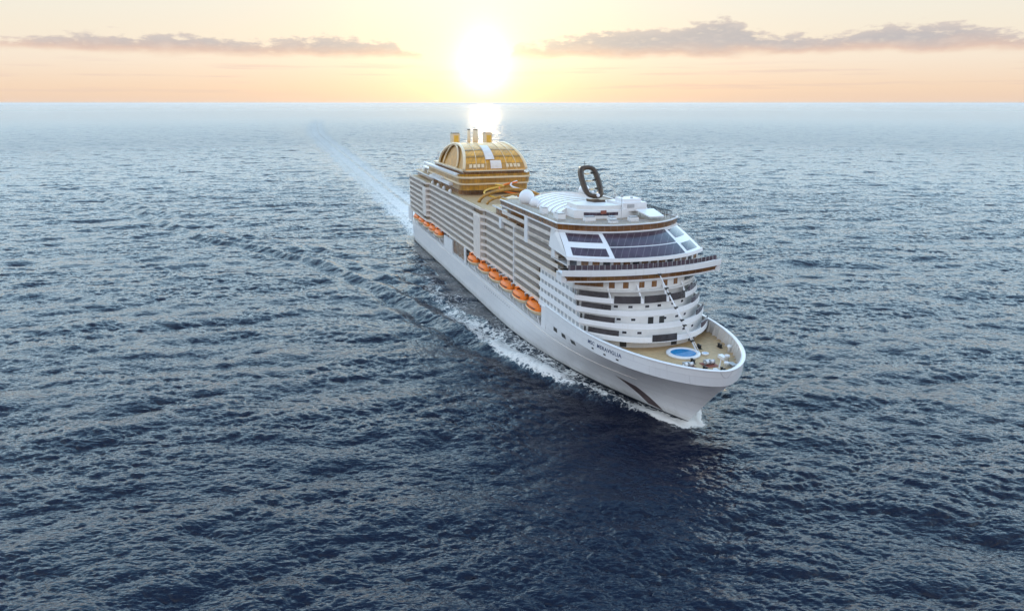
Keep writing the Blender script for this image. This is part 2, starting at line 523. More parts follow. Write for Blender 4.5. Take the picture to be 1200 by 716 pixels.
# window grids inside gold and bronze glazing (mullions are part of the pane's look)
def mullion(m, sx, colr, amt):
    s = NT(m.node_tree)
    p = [n for n in s.n if n.type == 'BSDF_PRINCIPLED'][0]
    old = p.inputs['Base Color'].links[0].from_socket
    t = s.new('ShaderNodeTexCoord').outputs['Object']
    sp = s.new('ShaderNodeSeparateXYZ')
    s.l.new(t, sp.inputs[0])
    a = s.math('FRACT', s.math('MULTIPLY', s.math('ADD', sp.outputs[1], s.math('MULTIPLY', sp.outputs[0], 0.7)), sx))
    f = s.math('LESS_THAN', a, 0.09)
    s.l.new(s.mix(s.math('MULTIPLY', f, amt), old, colr), p.inputs['Base Color'])


mullion(M['bronze'], 0.45, (0.30, 0.22, 0.15), 0.5)
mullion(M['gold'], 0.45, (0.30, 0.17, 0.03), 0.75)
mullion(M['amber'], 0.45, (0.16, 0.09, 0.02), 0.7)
mullion(M['plum'], 0.42, (0.20, 0.17, 0.19), 0.55)


# ------------------------------------------------------------------ mesh builder
class MB:
    def __init__(self):
        self.v, self.f, self.m, self.s = [], [], [], []
        self.mats = []
        self.cur = 0
        self.smooth = False

    def mat(self, name, smooth=False):
        if name not in self.mats:
            self.mats.append(name)
        self.cur = self.mats.index(name)
        self.smooth = smooth
        return self

    def add(self, vs, fs):
        n = len(self.v)
        self.v += [tuple(map(float, q)) for q in vs]
        for f in fs:
            self.f.append(tuple(n + i for i in f))
            self.m.append(self.cur)
            self.s.append(self.smooth)
        return self

    def box(self, x0, x1, y0, y1, z0, z1):
        vs = [(x, y, z) for z in (z0, z1) for x, y in ((x0, y0), (x1, y0), (x1, y1), (x0, y1))]
        return self.add(vs, [(3, 2, 1, 0), (4, 5, 6, 7), (0, 1, 5, 4), (1, 2, 6, 5), (2, 3, 7, 6), (3, 0, 4, 7)])

    def obox(self, c, t, hl, hd, z0, z1, lean=0.0):
        """box centred at c (x, y), t = unit tangent, half length, half depth; lean moves the top along the outward normal"""
        n = (t[1], -t[0])
        vs = []
        for z, k in ((z0, 0), (z1, lean)):
            for a, b in ((-hl, hd), (hl, hd), (hl, -hd), (-hl, -hd)):
                vs.append((c[0] + t[0] * a + n[0] * (b + k), c[1] + t[1] * a + n[1] * (b + k), z))
        return self.add(vs, [(3, 2, 1, 0), (4, 5, 6, 7), (0, 1, 5, 4), (1, 2, 6, 5), (2, 3, 7, 6), (3, 0, 4, 7)])

    def slab(self, pts, z0, z1):
        n = len(pts)
        vs = [(x, y, z0) for x, y in pts] + [(x, y, z1) for x, y in pts]
        fs = [tuple(range(n - 1, -1, -1)), tuple(range(n, 2 * n))]
        fs += [(i, (i + 1) % n, n + (i + 1) % n, n + i) for i in range(n)]
        return self.add(vs, fs)

    def strip(self, path, z0, z1, o0=0.0, o1=0.0, th=0.2, ztop=None):
        """band standing along an open path, offset outward by o0 at the bottom and o1 at the top"""
        nr = normals(path)
        n = len(path)
        vs = []
        for (p, q) in zip(path, nr):
            for z, o in ((z0, o0), (z1, o1)):
                vs.append((p[0] + q[0] * o, p[1] + q[1] * o, z))
                vs.append((p[0] + q[0] * (o - th), p[1] + q[1] * (o - th), z))
        fs = []
        for i in range(n - 1):
            a, b = 4 * i, 4 * i + 4
            fs += [(a, b, b + 2, a + 2), (b + 1, a + 1, a + 3, b + 3), (a + 2, b + 2, b + 3, a + 3), (b, a, a + 1, b + 1)]
        fs += [(0, 2, 3, 1), (4 * n - 4, 4 * n - 3, 4 * n - 1, 4 * n - 2)]
        return self.add(vs, fs)

    def tube(self, pts, r, seg=8, cap=True):
        pts = [Vector(p) for p in pts]
        rs = r if isinstance(r, (list, tuple)) else [r] * len(pts)
        vs = []
        up = Vector((0, 0, 1))
        for i, p in enumerate(pts):
            t = (pts[min(i + 1, len(pts) - 1)] - pts[max(i - 1, 0)]).normalized()
            a = t.cross(up)
            if a.length < 0.05:
                a = t.cross(Vector((1, 0, 0)))
            a.normalize()
            b = t.cross(a)
            for k in range(seg):
                g = 2 * math.pi * k / seg
                vs.append(p + (a * math.cos(g) + b * math.sin(g)) * rs[i])
        fs = []
        for i in range(len(pts) - 1):
            for k in range(seg):
                k2 = (k + 1) % seg
                fs.append((i * seg + k, i * seg + k2, (i + 1) * seg + k2, (i + 1) * seg + k))
        if cap:
            fs += [tuple(range(seg - 1, -1, -1)), tuple((len(pts) - 1) * seg + k for k in range(seg))]
        return self.add(vs, fs)

    def lathe(self, c, prof, seg=20, sx=1.0, sy=1.0):
        vs, fs = [], []
        for r, z in prof:
            for k in range(seg):
                g = 2 * math.pi * k / seg
                vs.append((c[0] + math.cos(g) * r * sx, c[1] + math.sin(g) * r * sy, c[2] + z))
        for i in range(len(prof) - 1):
            for k in range(seg):
                k2 = (k + 1) % seg
                fs.append((i * seg + k, i * seg + k2, (i + 1) * seg + k2, (i + 1) * seg + k))
        fs += [tuple(range(seg - 1, -1, -1)), tuple((len(prof) - 1) * seg + k for k in range(seg))]
        return self.add(vs, fs)

    def grid(self, rows):
        n = len(rows[0])
        vs = [q for r_ in rows for q in r_]
        fs = [(i * n + j, i * n + j + 1, (i + 1) * n + j + 1, (i + 1) * n + j) for i in range(len(rows) - 1) for j in range(n - 1)]
        return self.add(vs, fs)

    def mirrored(self):
        o = MB()
        o.mats, o.v = self.mats, [(x, -y, z) for x, y, z in self.v]
        o.f = [f[::-1] for f in self.f]
        o.m, o.s = list(self.m), list(self.s)
        return o

    def join(self, other):
        idx = []
        for nme in other.mats:
            if nme not in self.mats:
                self.mats.append(nme)
            idx.append(self.mats.index(nme))
        n = len(self.v)
        self.v += other.v
        self.f += [tuple(n + i for i in f) for f in other.f]
        self.m += [idx[k] for k in other.m]
        self.s += other.s
        return self

    def build(self, name, parent=None, origin=None, **props):
        me = bpy.data.meshes.new(name)
        vs = self.v if origin is None else [(a - origin[0], b - origin[1], c - origin[2]) for a, b, c in self.v]
        me.from_pydata(vs, [], self.f)
        for nme in self.mats:
            me.materials.append(M[nme])
        me.polygons.foreach_set('material_index', self.m)
        me.polygons.foreach_set('use_smooth', self.s)
        me.update()
        o = bpy.data.objects.new(name, me)
        col.objects.link(o)
        if parent:
            o.parent = parent
        if origin is not None:
            o.location = origin
        for k, v in props.items():
            o[k] = v
        return o


def normals(path):
    out = []
    n = len(path)
    for i in range(n):
        a, b = path[max(i - 1, 0)], path[min(i + 1, n - 1)]
        tx, ty = b[0] - a[0], b[1] - a[1]
        L = math.hypot(tx, ty) or 1
        out.append((ty / L, -tx / L))
    return out


def front_curve(Xn, Dp, W, p=2.4, y0=None, y1=None, n=40):
    """front edge of a level from starboard (y < 0) to port"""
    y0 = -W if y0 is None else y0
    y1 = W if y1 is None else y1
    out = []
    for i in range(n + 1):
        y = y0 + (y1 - y0) * i / n
        out.append((Xn - Dp * min(1, abs(y) / W) ** p, y))
    return out


def outline(Xn, Dp, W, p=2.4, xa=246.0, n=44):
    """starboard side from xa forward, round the front, back along the port side"""
    f = [(Xn - Dp * abs(math.sin(a)) ** p * 1.0, math.sin(a) * W) for a in np.linspace(-math.pi / 2, math.pi / 2, n)]
    # rounded shoulder: blend of the front parabola and the side
    k = max(1, int((Xn - Dp - xa) / 3))
    side = [(xa + (Xn - Dp - xa) * i / k, -W) for i in range(k)]
    return side + f + [(x, -y) for x, y in reversed(side)]


def cut(path, a, b):
    """piece of a path between two arc fractions given as y limits on the front part (starboard negative)"""
    out = []
    for i in range(len(path) - 1):
        p, q = path[i], path[i + 1]
        for k in range(4):
            t = k / 4
            x, y = p[0] + (q[0] - p[0]) * t, p[1] + (q[1] - p[1]) * t
            out.append((x, y))
    out.append(path[-1])
    return [q for q in out if a <= q[1] <= b]


def at_y(path, y):
    for i in range(len(path) - 1):
        p, q = path[i], path[i + 1]
        if p[1] <= y <= q[1] and q[1] > p[1]:
            t = (y - p[1]) / (q[1] - p[1])
            L = math.hypot(q[0] - p[0], q[1] - p[1])
            return (p[0] + (q[0] - p[0]) * t, y), ((q[0] - p[0]) / L, (q[1] - p[1]) / L)


# ------------------------------------------------------------------ the ship
ship = bpy.data.objects.new('cruise_ship', None)
col.objects.link(ship)
ship.location = SHIP_O
ship.rotation_euler = (0, 0, SHIP_A)
ship['label'] = 'huge white cruise ship with glare-gilded glass funnel block sailing over the open sea'
ship['category'] = 'cruise ship'


def stem_x(z):
    return 308 + 15.5 * min(max(z, 0), 16.5) / 16.5 + max(0, z - 16.5) * 0.22 + min(z, 0) * 0.6


def hull_half(X, z):
    t = min(max(z / 16.5, 0), 1)
    tt = t ** 1.35
    X0, p, B = 200 + 70 * tt, 2.05 + 1.55 * tt, 20.8 + 0.7 * t
    s = min(max((X - X0) / (stem_x(z) - X0), 0), 1)
    b = B * max(0.0, 1 - s ** (p - 1.2 * tt ** 2)) ** (1 - 0.38 * tt ** 2)
    if X < 25:
        b -= 2.2 * ((25 - X) / 25) ** 2
    if z < 0:
        b *= 1 + z * 0.02
    return b


def hull_side(zs, x0=None, mats=None):
    """both shell sides from x0 to the stem, one row of vertices per z"""
    mb = MB()
    ss = list(np.linspace(0, 1, 60) ** 0.8)
    for sgn in (-1, 1):
        rows = []
        for z in zs:
            xe = stem_x(z)
            if x0 is None:
                xs = list(np.linspace(0, 180, 37)) + [180 + (xe - 180) * (1 - (1 - q) ** 2.2) for q in np.linspace(0.02, 1, 70)]
            else:
                xs = [x0 + (xe - x0) * (1 - (1 - q) ** 2.2) for q in np.linspace(0, 1, 60)]
            rows.append([(X, sgn * hull_half(X, z), z) for X in xs])
        for r0, r1, m_ in zip(rows[:-1], rows[1:], mats):
            mb.mat(m_, True)
            mb.grid([r0, r1] if sgn < 0 else [r1, r0])
    return mb


TOP = 20.7
hull = MB()
zs = [-2.5, -0.5, 0.75, 2.0, 4, 6, 8, 10, 12.5]
hull.join(hull_side(zs, None, ['boot', 'boot'] + ['hullp'] * 6))
zs2 = [12.5, 14, 15.5, 16.5]
hull.join(hull_side(zs2, 254.0, ['hullp'] * 3))
zs3 = [16.5, 18.5, TOP]
hull.join(hull_side(zs3, 254.0, ['hullp'] * 2))
hull.mat('white')
# transom, main deck and aft closing wall of the raised forward shell
tr = [(0, y * hull_half(0, z), z) for z in (-2.5, 4, 12.5) for y in (-1, 1)]
hull.add(tr, [(0, 1, 3, 2), (2, 3, 5, 4)])
deck_pts = [(X, -hull_half(X, 12.5) + 0.02) for X in np.linspace(0, 262, 50)]
hull.slab(deck_pts + [(x, -y) for x, y in reversed(deck_pts)], 12.2, 12.5)
hull.box(253.4, 254, -21.45, 21.45, 12.45, TOP)
hull_o = hull.build('hull', ship)
# shell plate seams: thin raised strakes
wl = MB().mat('rail', True)
for z in (11.0,):
    for sgn in (-1, 1):
        pts = [(X, sgn * (hull_half(X, z) + 0.05), z) for X in np.linspace(3, 300, 120)]
        wl.tube(pts, 0.09, 5)
wl.build('rubbing_strake', ship)

# bulwark: inner skin, cap and the deck inside
def bulwark_path(z, inset, x0=254.0):
    xe = stem_x(z) - inset
    xs = [x0 + (xe - x0) * (1 - (1 - q) ** 2.2) for q in np.linspace(0, 1, 60)]
    a = [(X, -max(0, hull_half(X + inset * 0.8, z) - inset)) for X in xs]
    return a + [(x, -y) for x, y in reversed(a[:-1])]


bw = MB().mat('white', True)
po, pi_ = bulwark_path(TOP, -0.12), bulwark_path(TOP, 0.75)
n_ = len(po)
bw.add([(x, y, TOP) for x, y in po] + [(x, y, TOP + 0.22) for x, y in po] + [(x, y, TOP + 0.22) for x, y in pi_] + [(x, y, TOP) for x, y in pi_],
       [(k * n_ + i, k * n_ + i + 1, ((k + 1) % 4) * n_ + i + 1, ((k + 1) % 4) * n_ + i) for k in range(4) for i in range(n_ - 1)])
bw.mat('inner', True)
pin, pin2 = bulwark_path(TOP, 0.6), bulwark_path(17.0, 0.6)
bw.add([(x, y, TOP) for x, y in pin] + [(x, y, 17.0) for x, y in pin2], [(i + 1, i, n_ + i, n_ + i + 1) for i in range(n_ - 1)])
bw.mat('inner')
for i in range(2, n_ - 2, 2):          # stiffener brackets inside the bulwark
    (x, y), (x2, y2) = pin[i], pin2[i]
    nx, ny = normals(pin)[i]
    bw.add([(x, y, TOP), (x2, y2, 17.05), (x2 - nx * 0.9, y2 - ny * 0.9, 17.05), (x - nx * 0.2, y - ny * 0.2, TOP),
            (x, y + 0.12, TOP), (x2, y2 + 0.12, 17.05), (x2 - nx * 0.9, y2 - ny * 0.9 + 0.12, 17.05), (x - nx * 0.2, y - ny * 0.2 + 0.12, TOP)],
           [(0, 1, 2, 3), (7, 6, 5, 4), (3, 2, 6, 7)])
bw.build('bulwark', ship)
FD = 17.05
fd = MB().mat('teak')
fd.slab(bulwark_path(17.0, 0.5), FD - 0.3, FD)
foredeck = fd.build('foredeck', ship)

# boot-top side closures over the main deck
for s in (-1, 1):
    for x0, x1, z1 in ((0.3, 13, 19.3), (104, 122.5, 18.7), (146, 148.5, 19.9), (250, 254, 19.9)):
        cl = MB().mat('white')
        a, b = sorted((s * 21.42, s * 20.9))
        cl.box(x0, x1, a, b, 12.5, z1)
        if x0 < 1:       # sloped stern quarter
            a, b = sorted((s * 21.42, s * 17.5))
            cl.add([(0.3, a, 19.3), (13, a, 19.3), (20, a, 21.4), (8, a, 21.4), (0.3, b, 19.3), (13, b, 19.3), (20, b, 21.4), (8, b, 21.4)],
                   [(3, 2, 1, 0), (4, 5, 6, 7), (0, 1, 5, 4), (1, 2, 6, 5), (2, 3, 7, 6), (3, 0, 4, 7)])
        cl.build('side_plating', ship)


# promenade behind the lifeboats: inner wall, dark glazing, handrail, pillars
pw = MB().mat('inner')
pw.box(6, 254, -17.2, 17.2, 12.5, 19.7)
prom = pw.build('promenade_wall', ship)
for s in (-1, 1):
    g = MB().mat('bronze' if s < 0 else 'glass')
    for x0 in np.arange(16, 250, 7.0):
        a, b = sorted((s * 17.2, s * 17.26))
        g.box(x0, x0 + 5.4, a, b, 13.5, 15.6)
        g.box(x0, x0 + 5.4, a, b, 16.6, 18.6)
    g.build('promenade_glazing', prom)
    rl = MB().mat('white')
    yy = s * 21.2
    for x0, x1 in ((13.2, 103.8), (122.8, 145.8), (148.7, 249.8)):
        rl.tube([(x0, yy, 13.6), (x1, yy, 13.6)], 0.06, 4)
        rl.tube([(x0, yy, 13.1), (x1, yy, 13.1)], 0.04, 4)
        for x in np.arange(x0, x1, 2.4):
            rl.box(x, x + 0.08, yy - 0.04, yy + 0.04, 12.5, 13.6)
    rl.build('promenade_railing', ship)
    g = MB().mat('bronze')
    a, b = sorted((s * 20.6, s * 20.7))
    g.box(122.6, 145.9, a, b, 13.0, 19.6)
    g.build('dining_room_glazing', prom)

# davits
BOATS = [29.5, 44.6, 60, 75.5, 90.0, 161.5, 179.5, 195.7, 211.3, 226.9, 242.6]
for x in BOATS:
    for s in (-1,):
        for dx_ in (-5.4, 5.4):
            d = MB().mat('white')
            d.tube([(x + dx_, s * 17.4, 12.6), (x + dx_, s * 17.8, 18.6), (x + dx_, s * 19.6, 19.9 - 0.45), (x + dx_, s * 21.2, 19.4)], [0.45, 0.4, 0.35, 0.25], 6)
            d.tube([(x + dx_, s * 21.0, 12.6), (x + dx_, s * 21.9, 14.9), (x + dx_ * 0.93, s * 21.6, 15.5)], [0.3, 0.25, 0.2], 5)
            d.build('davit', ship)

# ------------------------------------------------------------------ sides: decks, cabin walls, balconies
Z0 = 19.8
ZD = [Z0 + 3 * k for k in range(7)]            # 19.8 .. 37.8, roof 40.8


def side_y(X):
    if X < 64: return 22.3
    if X < 66.5: return 22.3 - 1.7 * (X - 64) / 2.5
    if X < 172.5: return 20.6
    if X < 175.5: return 20.6 - 1.3 * (X - 172.5) / 3
    if X < 217: return 19.3
    if X < 218.5: return 19.3 + 1.2 * (X - 217) / 1.5
    return 20.5


KEYX = [12, 20, 40, 63.9, 65.2, 66.5, 80, 100, 120, 140, 160.9, 172.4, 174, 175.5, 190, 205, 217, 218.5, 232, 246]
XF = 252.0
for k, z in enumerate(ZD + [40.8]):
    top = k == len(ZD)
    mb = MB()
    keys = KEYX if k < 4 else KEYX + [XF, 262]
    for s in (-1, 1):
        pth = [(x, s * side_y(x)) for x in keys]
        if s > 0:
            pth = [(x, y) for x, y in reversed(pth)]
        mb.mat('rail')
        mb.strip(pth, z - 0.22, z + (1.05 if not top else 0.75), 0, 0, 0.12)
        mb.mat('cream')
        mb.strip(pth, z + (1.05 if not top else 0.75), z + (1.13 if not top else 0.83), 0.04, 0.04, 0.22)
    mb.mat('inner')
    pts = [(x, -side_y(x) + 0.13) for x in keys]
    mb.slab(pts + [(x, -y) for x, y in reversed(pts)], z - 0.2, z)
    mb.build('balcony_deck' if not top else 'upper_promenade_deck', ship)

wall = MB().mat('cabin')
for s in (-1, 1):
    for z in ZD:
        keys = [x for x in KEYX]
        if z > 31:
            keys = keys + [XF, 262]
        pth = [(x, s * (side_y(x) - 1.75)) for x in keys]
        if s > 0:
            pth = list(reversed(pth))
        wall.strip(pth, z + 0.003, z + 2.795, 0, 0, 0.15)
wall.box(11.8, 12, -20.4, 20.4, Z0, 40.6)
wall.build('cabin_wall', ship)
for s in (-1, 1):
    for (x0, x1, y_) in ((54.5, 63.6, 22.35), (161.2, 172.2, 20.72)):
        lt = MB().mat('rail')
        a, b = sorted((s * (y_ - 2.2), s * (y_ + 0.12)))
        lt.box(x0, x1, a, b, Z0 - 0.35 + (0 if x0 > 100 else 3), 37.7)
        lt.build('side_screen', ship)
    for (x0, x1) in ((217.6, 218.2),):
        lt = MB().mat('white')
        a, b = sorted((s * 19.2, s * 20.75))
        lt.box(x0, x1, a, b, Z0 - 0.2, 40.6)
        lt.build('expansion_joint', ship)


def bay(x, z, s):
    """one balcony: divider, sliding door, frame and a small table"""
    mb = MB()
    y = side_y(x + 1.4)
    mb.mat('inner')
    a, b = sorted((s * (y - 1.74), s * (y - 0.2)))
    mb.box(x, x + 0.09, a, b, z + 0.005, z + 2.4)
    mb.mat('glass')
    a, b = sorted((s * (y - 1.7), s * (y - 1.745)))
    mb.box(x + 0.5, x + 2.35, a, b, z + 0.1, z + 2.25)
    mb.mat('cream')
    a, b = sorted((s * (y - 1.68), s * (y - 1.70)))
    mb.box(x + 1.38, x + 1.46, a, b, z + 0.1, z + 2.25)
    mb.mat('dark')
    a, b = sorted((s * (y - 1.1), s * (y - 0.6)))
    mb.box(x + 0.5, x + 1.05, a, b, z + 0.38, z + 0.46)
    mb.box(x + 1.6, x + 2.15, a, b, z + 0.38, z + 0.46)
    return mb


bays = []
for k, z in enumerate(ZD):
    xe = 245 if k < 4 else 259
    for x in np.arange(12.3, xe - 2.7, 2.92):
        if any(a - 2.7 < x < b for a, b in ((54, 63.8), (160.5, 172.4))):
            continue
        bays.append((x, z))
bays.sort(key=lambda q: -q[0])
rest = MB()
for i, (x, z) in enumerate(bays):
    if i < 100:
        bay(x, z, -1).build('balcony', ship)
    else:
        rest.join(bay(x, z, -1))
    rest.join(bay(x, z, 1))
rest.build('balcony_cells', ship, kind='stuff')

# ------------------------------------------------------------------ forward house: stepped terraces under the bridge
LV = [(19.8, 295.8, 13, 21.0), (22.8, 292.6, 12.5, 20.9), (25.8, 289.6, 12, 20.8), (28.8, 287.0, 11, 20.7)]


def panel_mesh(path, y0, y1, z0, z1, off0, off1, mat_, th=0.08):
    mb = MB().mat(mat_)
    pc = cut(path, y0, y1)
    if len(pc) < 2:
        return None
    mb.strip(pc, z0, z1, off0, off1, th)
    return mb


def window_on(path, y, z0, z1, hw, name='window', proud=0.06, off=0.0, mat_='glass', frame='white', parent=None):
    c, t = at_y(path, y)
    mb = MB()
    n = (t[1], -t[0])
    cc = (c[0] + n[0] * off, c[1] + n[1] * off)
    mb.mat(frame).obox(cc, t, hw + 0.12, proud * 0.7, z0 - 0.12, z1 + 0.12)
    mb.mat(mat_).obox(cc, t, hw, proud, z0, z1)
    return mb.build(name, parent or ship)


# base wall on the foredeck
basewall = outline(292.8, 12, 20.3)
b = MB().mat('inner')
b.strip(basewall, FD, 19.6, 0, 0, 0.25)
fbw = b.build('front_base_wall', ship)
for y, hw in ((-11.2, 0.95), (3.6, 1.0), (9.9, 0.8), (12.0, 0.8)):
    window_on(basewall, y, FD + 0.15, FD + 2.35, hw, 'deck_door', 0.08, mat_='dark', parent=fbw)
for y in (-4.4, -3.8, 0.9):
    window_on(basewall, y, FD + 1.2, FD + 1.6, 0.18, 'wall_locker', 0.14, mat_='rust' if y > 0 else 'steel', parent=fbw)

for k, (z, xn, dp, W) in enumerate(LV):
    out = outline(xn, dp, W, xa=246)
    wl_ = outline(xn - (2.9 if k < 3 else 3.2), dp, W - 0.35, xa=246)
    mb = MB().mat('white', False)
    mb.strip(out, z - 0.35, z + 1.15, 0.06, -0.16, 0.22)
    mb.mat('inner')
    mb.slab([(x, y) for x, y in cut(out, -W + 0.0, W - 0.0)][::2] if False else [(x * 1.0, y * 0.995) for x, y in out], z - 0.3, z)
    terr = mb.build('terrace', ship)
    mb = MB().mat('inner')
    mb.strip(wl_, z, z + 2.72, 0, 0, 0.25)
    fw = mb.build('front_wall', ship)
    # corner openings glazed dark, both shoulders, with a dark door aft of each
    for s in (-1, 1):
        y0, y1 = (-19.9, -13.2) if s < 0 else (13.2, 19.9)
        g = panel_mesh(out, y0, y1, z + 0.75, z + 2.65, -0.12, -0.3, 'plum' if s > 0 else 'glass')
        g.build('corner_glazing', ship)
        g = panel_mesh(out, *sorted((s * 20.25, s * 20.68)), z + 1.2, z + 2.6, -0.15, -0.2, 'dark')
        if g:
            g.build('corner_door', ship)
    # white roof lip over the corner openings
    # portholes in the bulwark front
    if k == 1:
        ys = [-11.3, -7.6, 1.8, 6.2, 9.6]
    elif k == 2:
        ys = [-11, -7.2, -2.3, 1.6, 6.5, 10.5]
    elif k == 0:
        ys = [-11, -7.2, 7.0, 10.8]
    else:
        ys = []
    for y in ys:
        window_on(wl_, y, z + 1.35, z + 2.05, 0.62, 'window', 0.07, parent=fw)
    if k == 1:
        for y in (-2.6, 0.9):
            window_on(wl_, y, z + 0.3, z + 2.4, 0.85, 'terrace_door', 0.08, mat_='dark', parent=fw)
    if k == 0:
        panel_mesh(out, -5.2, 2.8, z - 0.1, z + 1.9, 0.12, -0.05, 'glass').build('glass_balustrade', terr)
    if k == 3:
        for a_, b_ in ((-11.9, -4.4), (-3.6, 3.9), (4.7, 11.6)):
            panel_mesh(out, a_, b_, z - 0.25, z + 1.9, 0.12, -0.05, 'glass').build('glass_balustrade', terr)
        for y in (-12.3, -4.0, 4.3, 12.0):
            c, t = at_y(out, y)
            m_ = MB().mat('white')
            m_.add([(c[0] + 0.3, y - 0.22, z - 0.3), (c[0] + 0.3, y + 0.22, z - 0.3), (c[0] - 4.2, y + 0.22, z + 5.4), (c[0] - 4.2, y - 0.22, z + 5.4),
                    (c[0] - 0.2, y - 0.22, z - 0.3), (c[0] - 0.2, y + 0.22, z - 0.3), (c[0] - 4.9, y + 0.22, z + 5.4), (c[0] - 4.9, y - 0.22, z + 5.4)],
                   [(0, 1, 2, 3), (7, 6, 5, 4), (0, 3, 7, 4), (2, 1, 5, 6)])
            m_.build('front_strut', ship)
    # side windows between the rails, aft of the shoulder
    x1 = xn - dp - 0.8
    for x in np.arange(247.5, x1, 3.05):
        mb = MB()
        ww_ = W - 0.35
        mb.mat('white').box(x - 0.12, x + 1.92, -ww_ - 0.03, -ww_, z + 1.05, z + 2.5)
        mb.mat('steel').box(x, x + 1.8, -ww_ - 0.06, -ww_ - 0.01, z + 1.2, z + 2.4)
        mb.build('window', fw)

# level under the bridge
r0 = outline(283.4, 9, 20.5, xa=262)
mb = MB().mat('inner')
mb.strip(r0, 31.8, 34.7, 0, 0, 0.25)
mb.slab([(x, y * 0.99) for x, y in outline(285.2, 10, 20.6, xa=262)], 31.45, 31.8)
fw0 = mb.build('front_wall', ship)
for y in (-11.2, -7.4, -2.6, 1.4, 5.2, 9.2):
    window_on(r0, y, 32.3, 34.1, 0.85, 'window', 0.08, mat_='bronze', parent=fw0)
for s in (-1, 1):
    panel_mesh(r0, *sorted((s * 13.2, s * 20.2)), 32.6, 34.2, 0.1, 0.1, 'bronze' if s < 0 else 'glass').build('corner_glazing', ship)

# bridge with open wings
br = [(283.9 - 5.5 * (abs(y) / 26) ** 2, y) for y in np.linspace(-25.6, 25.6, 41)]
brt = [(285.3 - 5.5 * (abs(y) / 26) ** 2, y) for y in np.linspace(-26.2, 26.2, 41)]
mb = MB().mat('white')
mb.slab(brt + [(x - 3.8, y) for x, y in reversed(brt)], 36.55, 37.35)
mb.strip(brt, 37.35, 38.3, 0.0, -0.05, 0.2)
mb.slab(br + [(x - 3.4, y) for x, y in reversed(br)], 34.5, 34.95)
mb.slab([(x - 0.4, y * 0.8) for x, y in br] + [(255, 20.3), (255, -20.3)], 36.9, 37.3)
bridge = mb.build('bridge_deck', ship)
mb = MB().mat('bronze')
mb.strip(br, 34.95, 36.55, 0.0, 0.55, 0.15)
mb.build('bridge_windows', bridge)
for s in (-1, 1):
    mb = MB().mat('white')
    a, b2 = sorted((s * 26.2, s * 24.6))
    mb.box(275.2, 279.2, a, b2, 34.6, 37.3)
    mb.build('bridge_wing', bridge)

# promenade above the bridge: glass wind screen with posts
pr_o = [(284.9 - 5.5 * (abs(y) / 26) ** 2, y) for y in np.linspace(-24.5, 24.5, 41)]
pr_i = [(280.2 - 8 * (abs(y) / 23) ** 2.4, y) for y in np.linspace(-22, 22, 41)]
mb = MB().mat('inner')
mb.strip(pr_i, 37.3, 40.4, 0, 0, 0.2)
pfw = mb.build('promenade_front_wall', ship)
for y in np.arange(-20.5, 21, 2.9):
    (cx_, cy_), t_ = at_y(pr_i, y)
    mb = MB().mat('glass' if int(y * 3) % 2 else 'bronze').obox((cx_, cy_), t_, 1.05, 0.07, 37.9, 40.0)
    mb.build('promenade_window', pfw)
mb = MB().mat('plum')
mb.strip(pr_o, 38.32, 39.7, -0.15, -0.3, 0.06)
mb.mat('steel')
for y in np.arange(-24, 24.5, 1.6):
    (cx_, cy_), t_ = at_y(pr_o, y)
    mb.obox((cx_ - 0.2, cy_), t_, 0.07, 0.1, 38.3, 39.8)
mb.build('wind_screen', ship)

# sloping white front with large tinted windows
BOT = [(283.0 - 9 * (abs(y) / 23) ** 2.4, y) for y in np.linspace(-22.6, 22.6, 61)]
TOPC = [(270.2 - 9.5 * (abs(y) / 20.5) ** 2.4, y) for y in np.linspace(-20.3, 20.3, 61)]


def slope(u, v, o=0.0):
    """u across from -1 to 1, v up from 0 to 1, o = proud of the surface"""
    i = (u + 1) / 2 * 60
    k = min(int(i), 59)
    f = i - k
    b_ = [BOT[k][j] * (1 - f) + BOT[k + 1][j] * f for j in (0, 1)]
    t_ = [TOPC[k][j] * (1 - f) + TOPC[k + 1][j] * f for j in (0, 1)]
    bulge = 0.5 * math.sin(math.pi * v)
    return (b_[0] * (1 - v) + t_[0] * v + bulge + o * 0.5, b_[1] * (1 - v) + t_[1] * v, 40.55 + 6.2 * v + o * 0.85)


mb = MB().mat('white', True)
mb.grid([[slope(u, v) for u in np.linspace(-1, 1, 61)] for v in np.linspace(0, 1, 9)])
mb.mat('white')
mb.slab(BOT + [(x - 8, y * 0.92) for x, y in reversed(BOT)], 40.1, 40.55)
mb.strip(BOT, 40.1, 41.1, 0.25, 0.05, 0.3)
for s in (-1, 1):
    yb, yt = s * 22.6, s * 20.3
    mb.add([(BOT[0][0], yb, 40.5), (TOPC[0][0], yt, 46.75), (255, s * 20.2, 46.75), (255, s * 21.0, 40.5)], [(0, 1, 2, 3)])
slf = mb.build('sloping_front', ship)


def slope_panel(u0, u1, v0, v1, mat_, name):
    mb = MB().mat(mat_, False)
    us, vs_ = np.linspace(u0, u1, 14), np.linspace(v0, v1, 4)
    mb.grid([[slope(u, v, 0.06) for u in us] for v in vs_])
    return mb.build(name, slf)


slope_panel(-0.46, 0.60, 0.47, 0.93, 'plum', 'panorama_window')
slope_panel(-0.46, 0.60, 0.07, 0.44, 'plum', 'panorama_window')
for a_, b_ in ((-0.93, -0.52), (0.66, 0.93)):
    slope_panel(a_, b_, 0.60, 0.90, 'plum', 'side_lounge_window')
    slope_panel(a_, b_, 0.12, 0.40, 'plum', 'side_lounge_window')

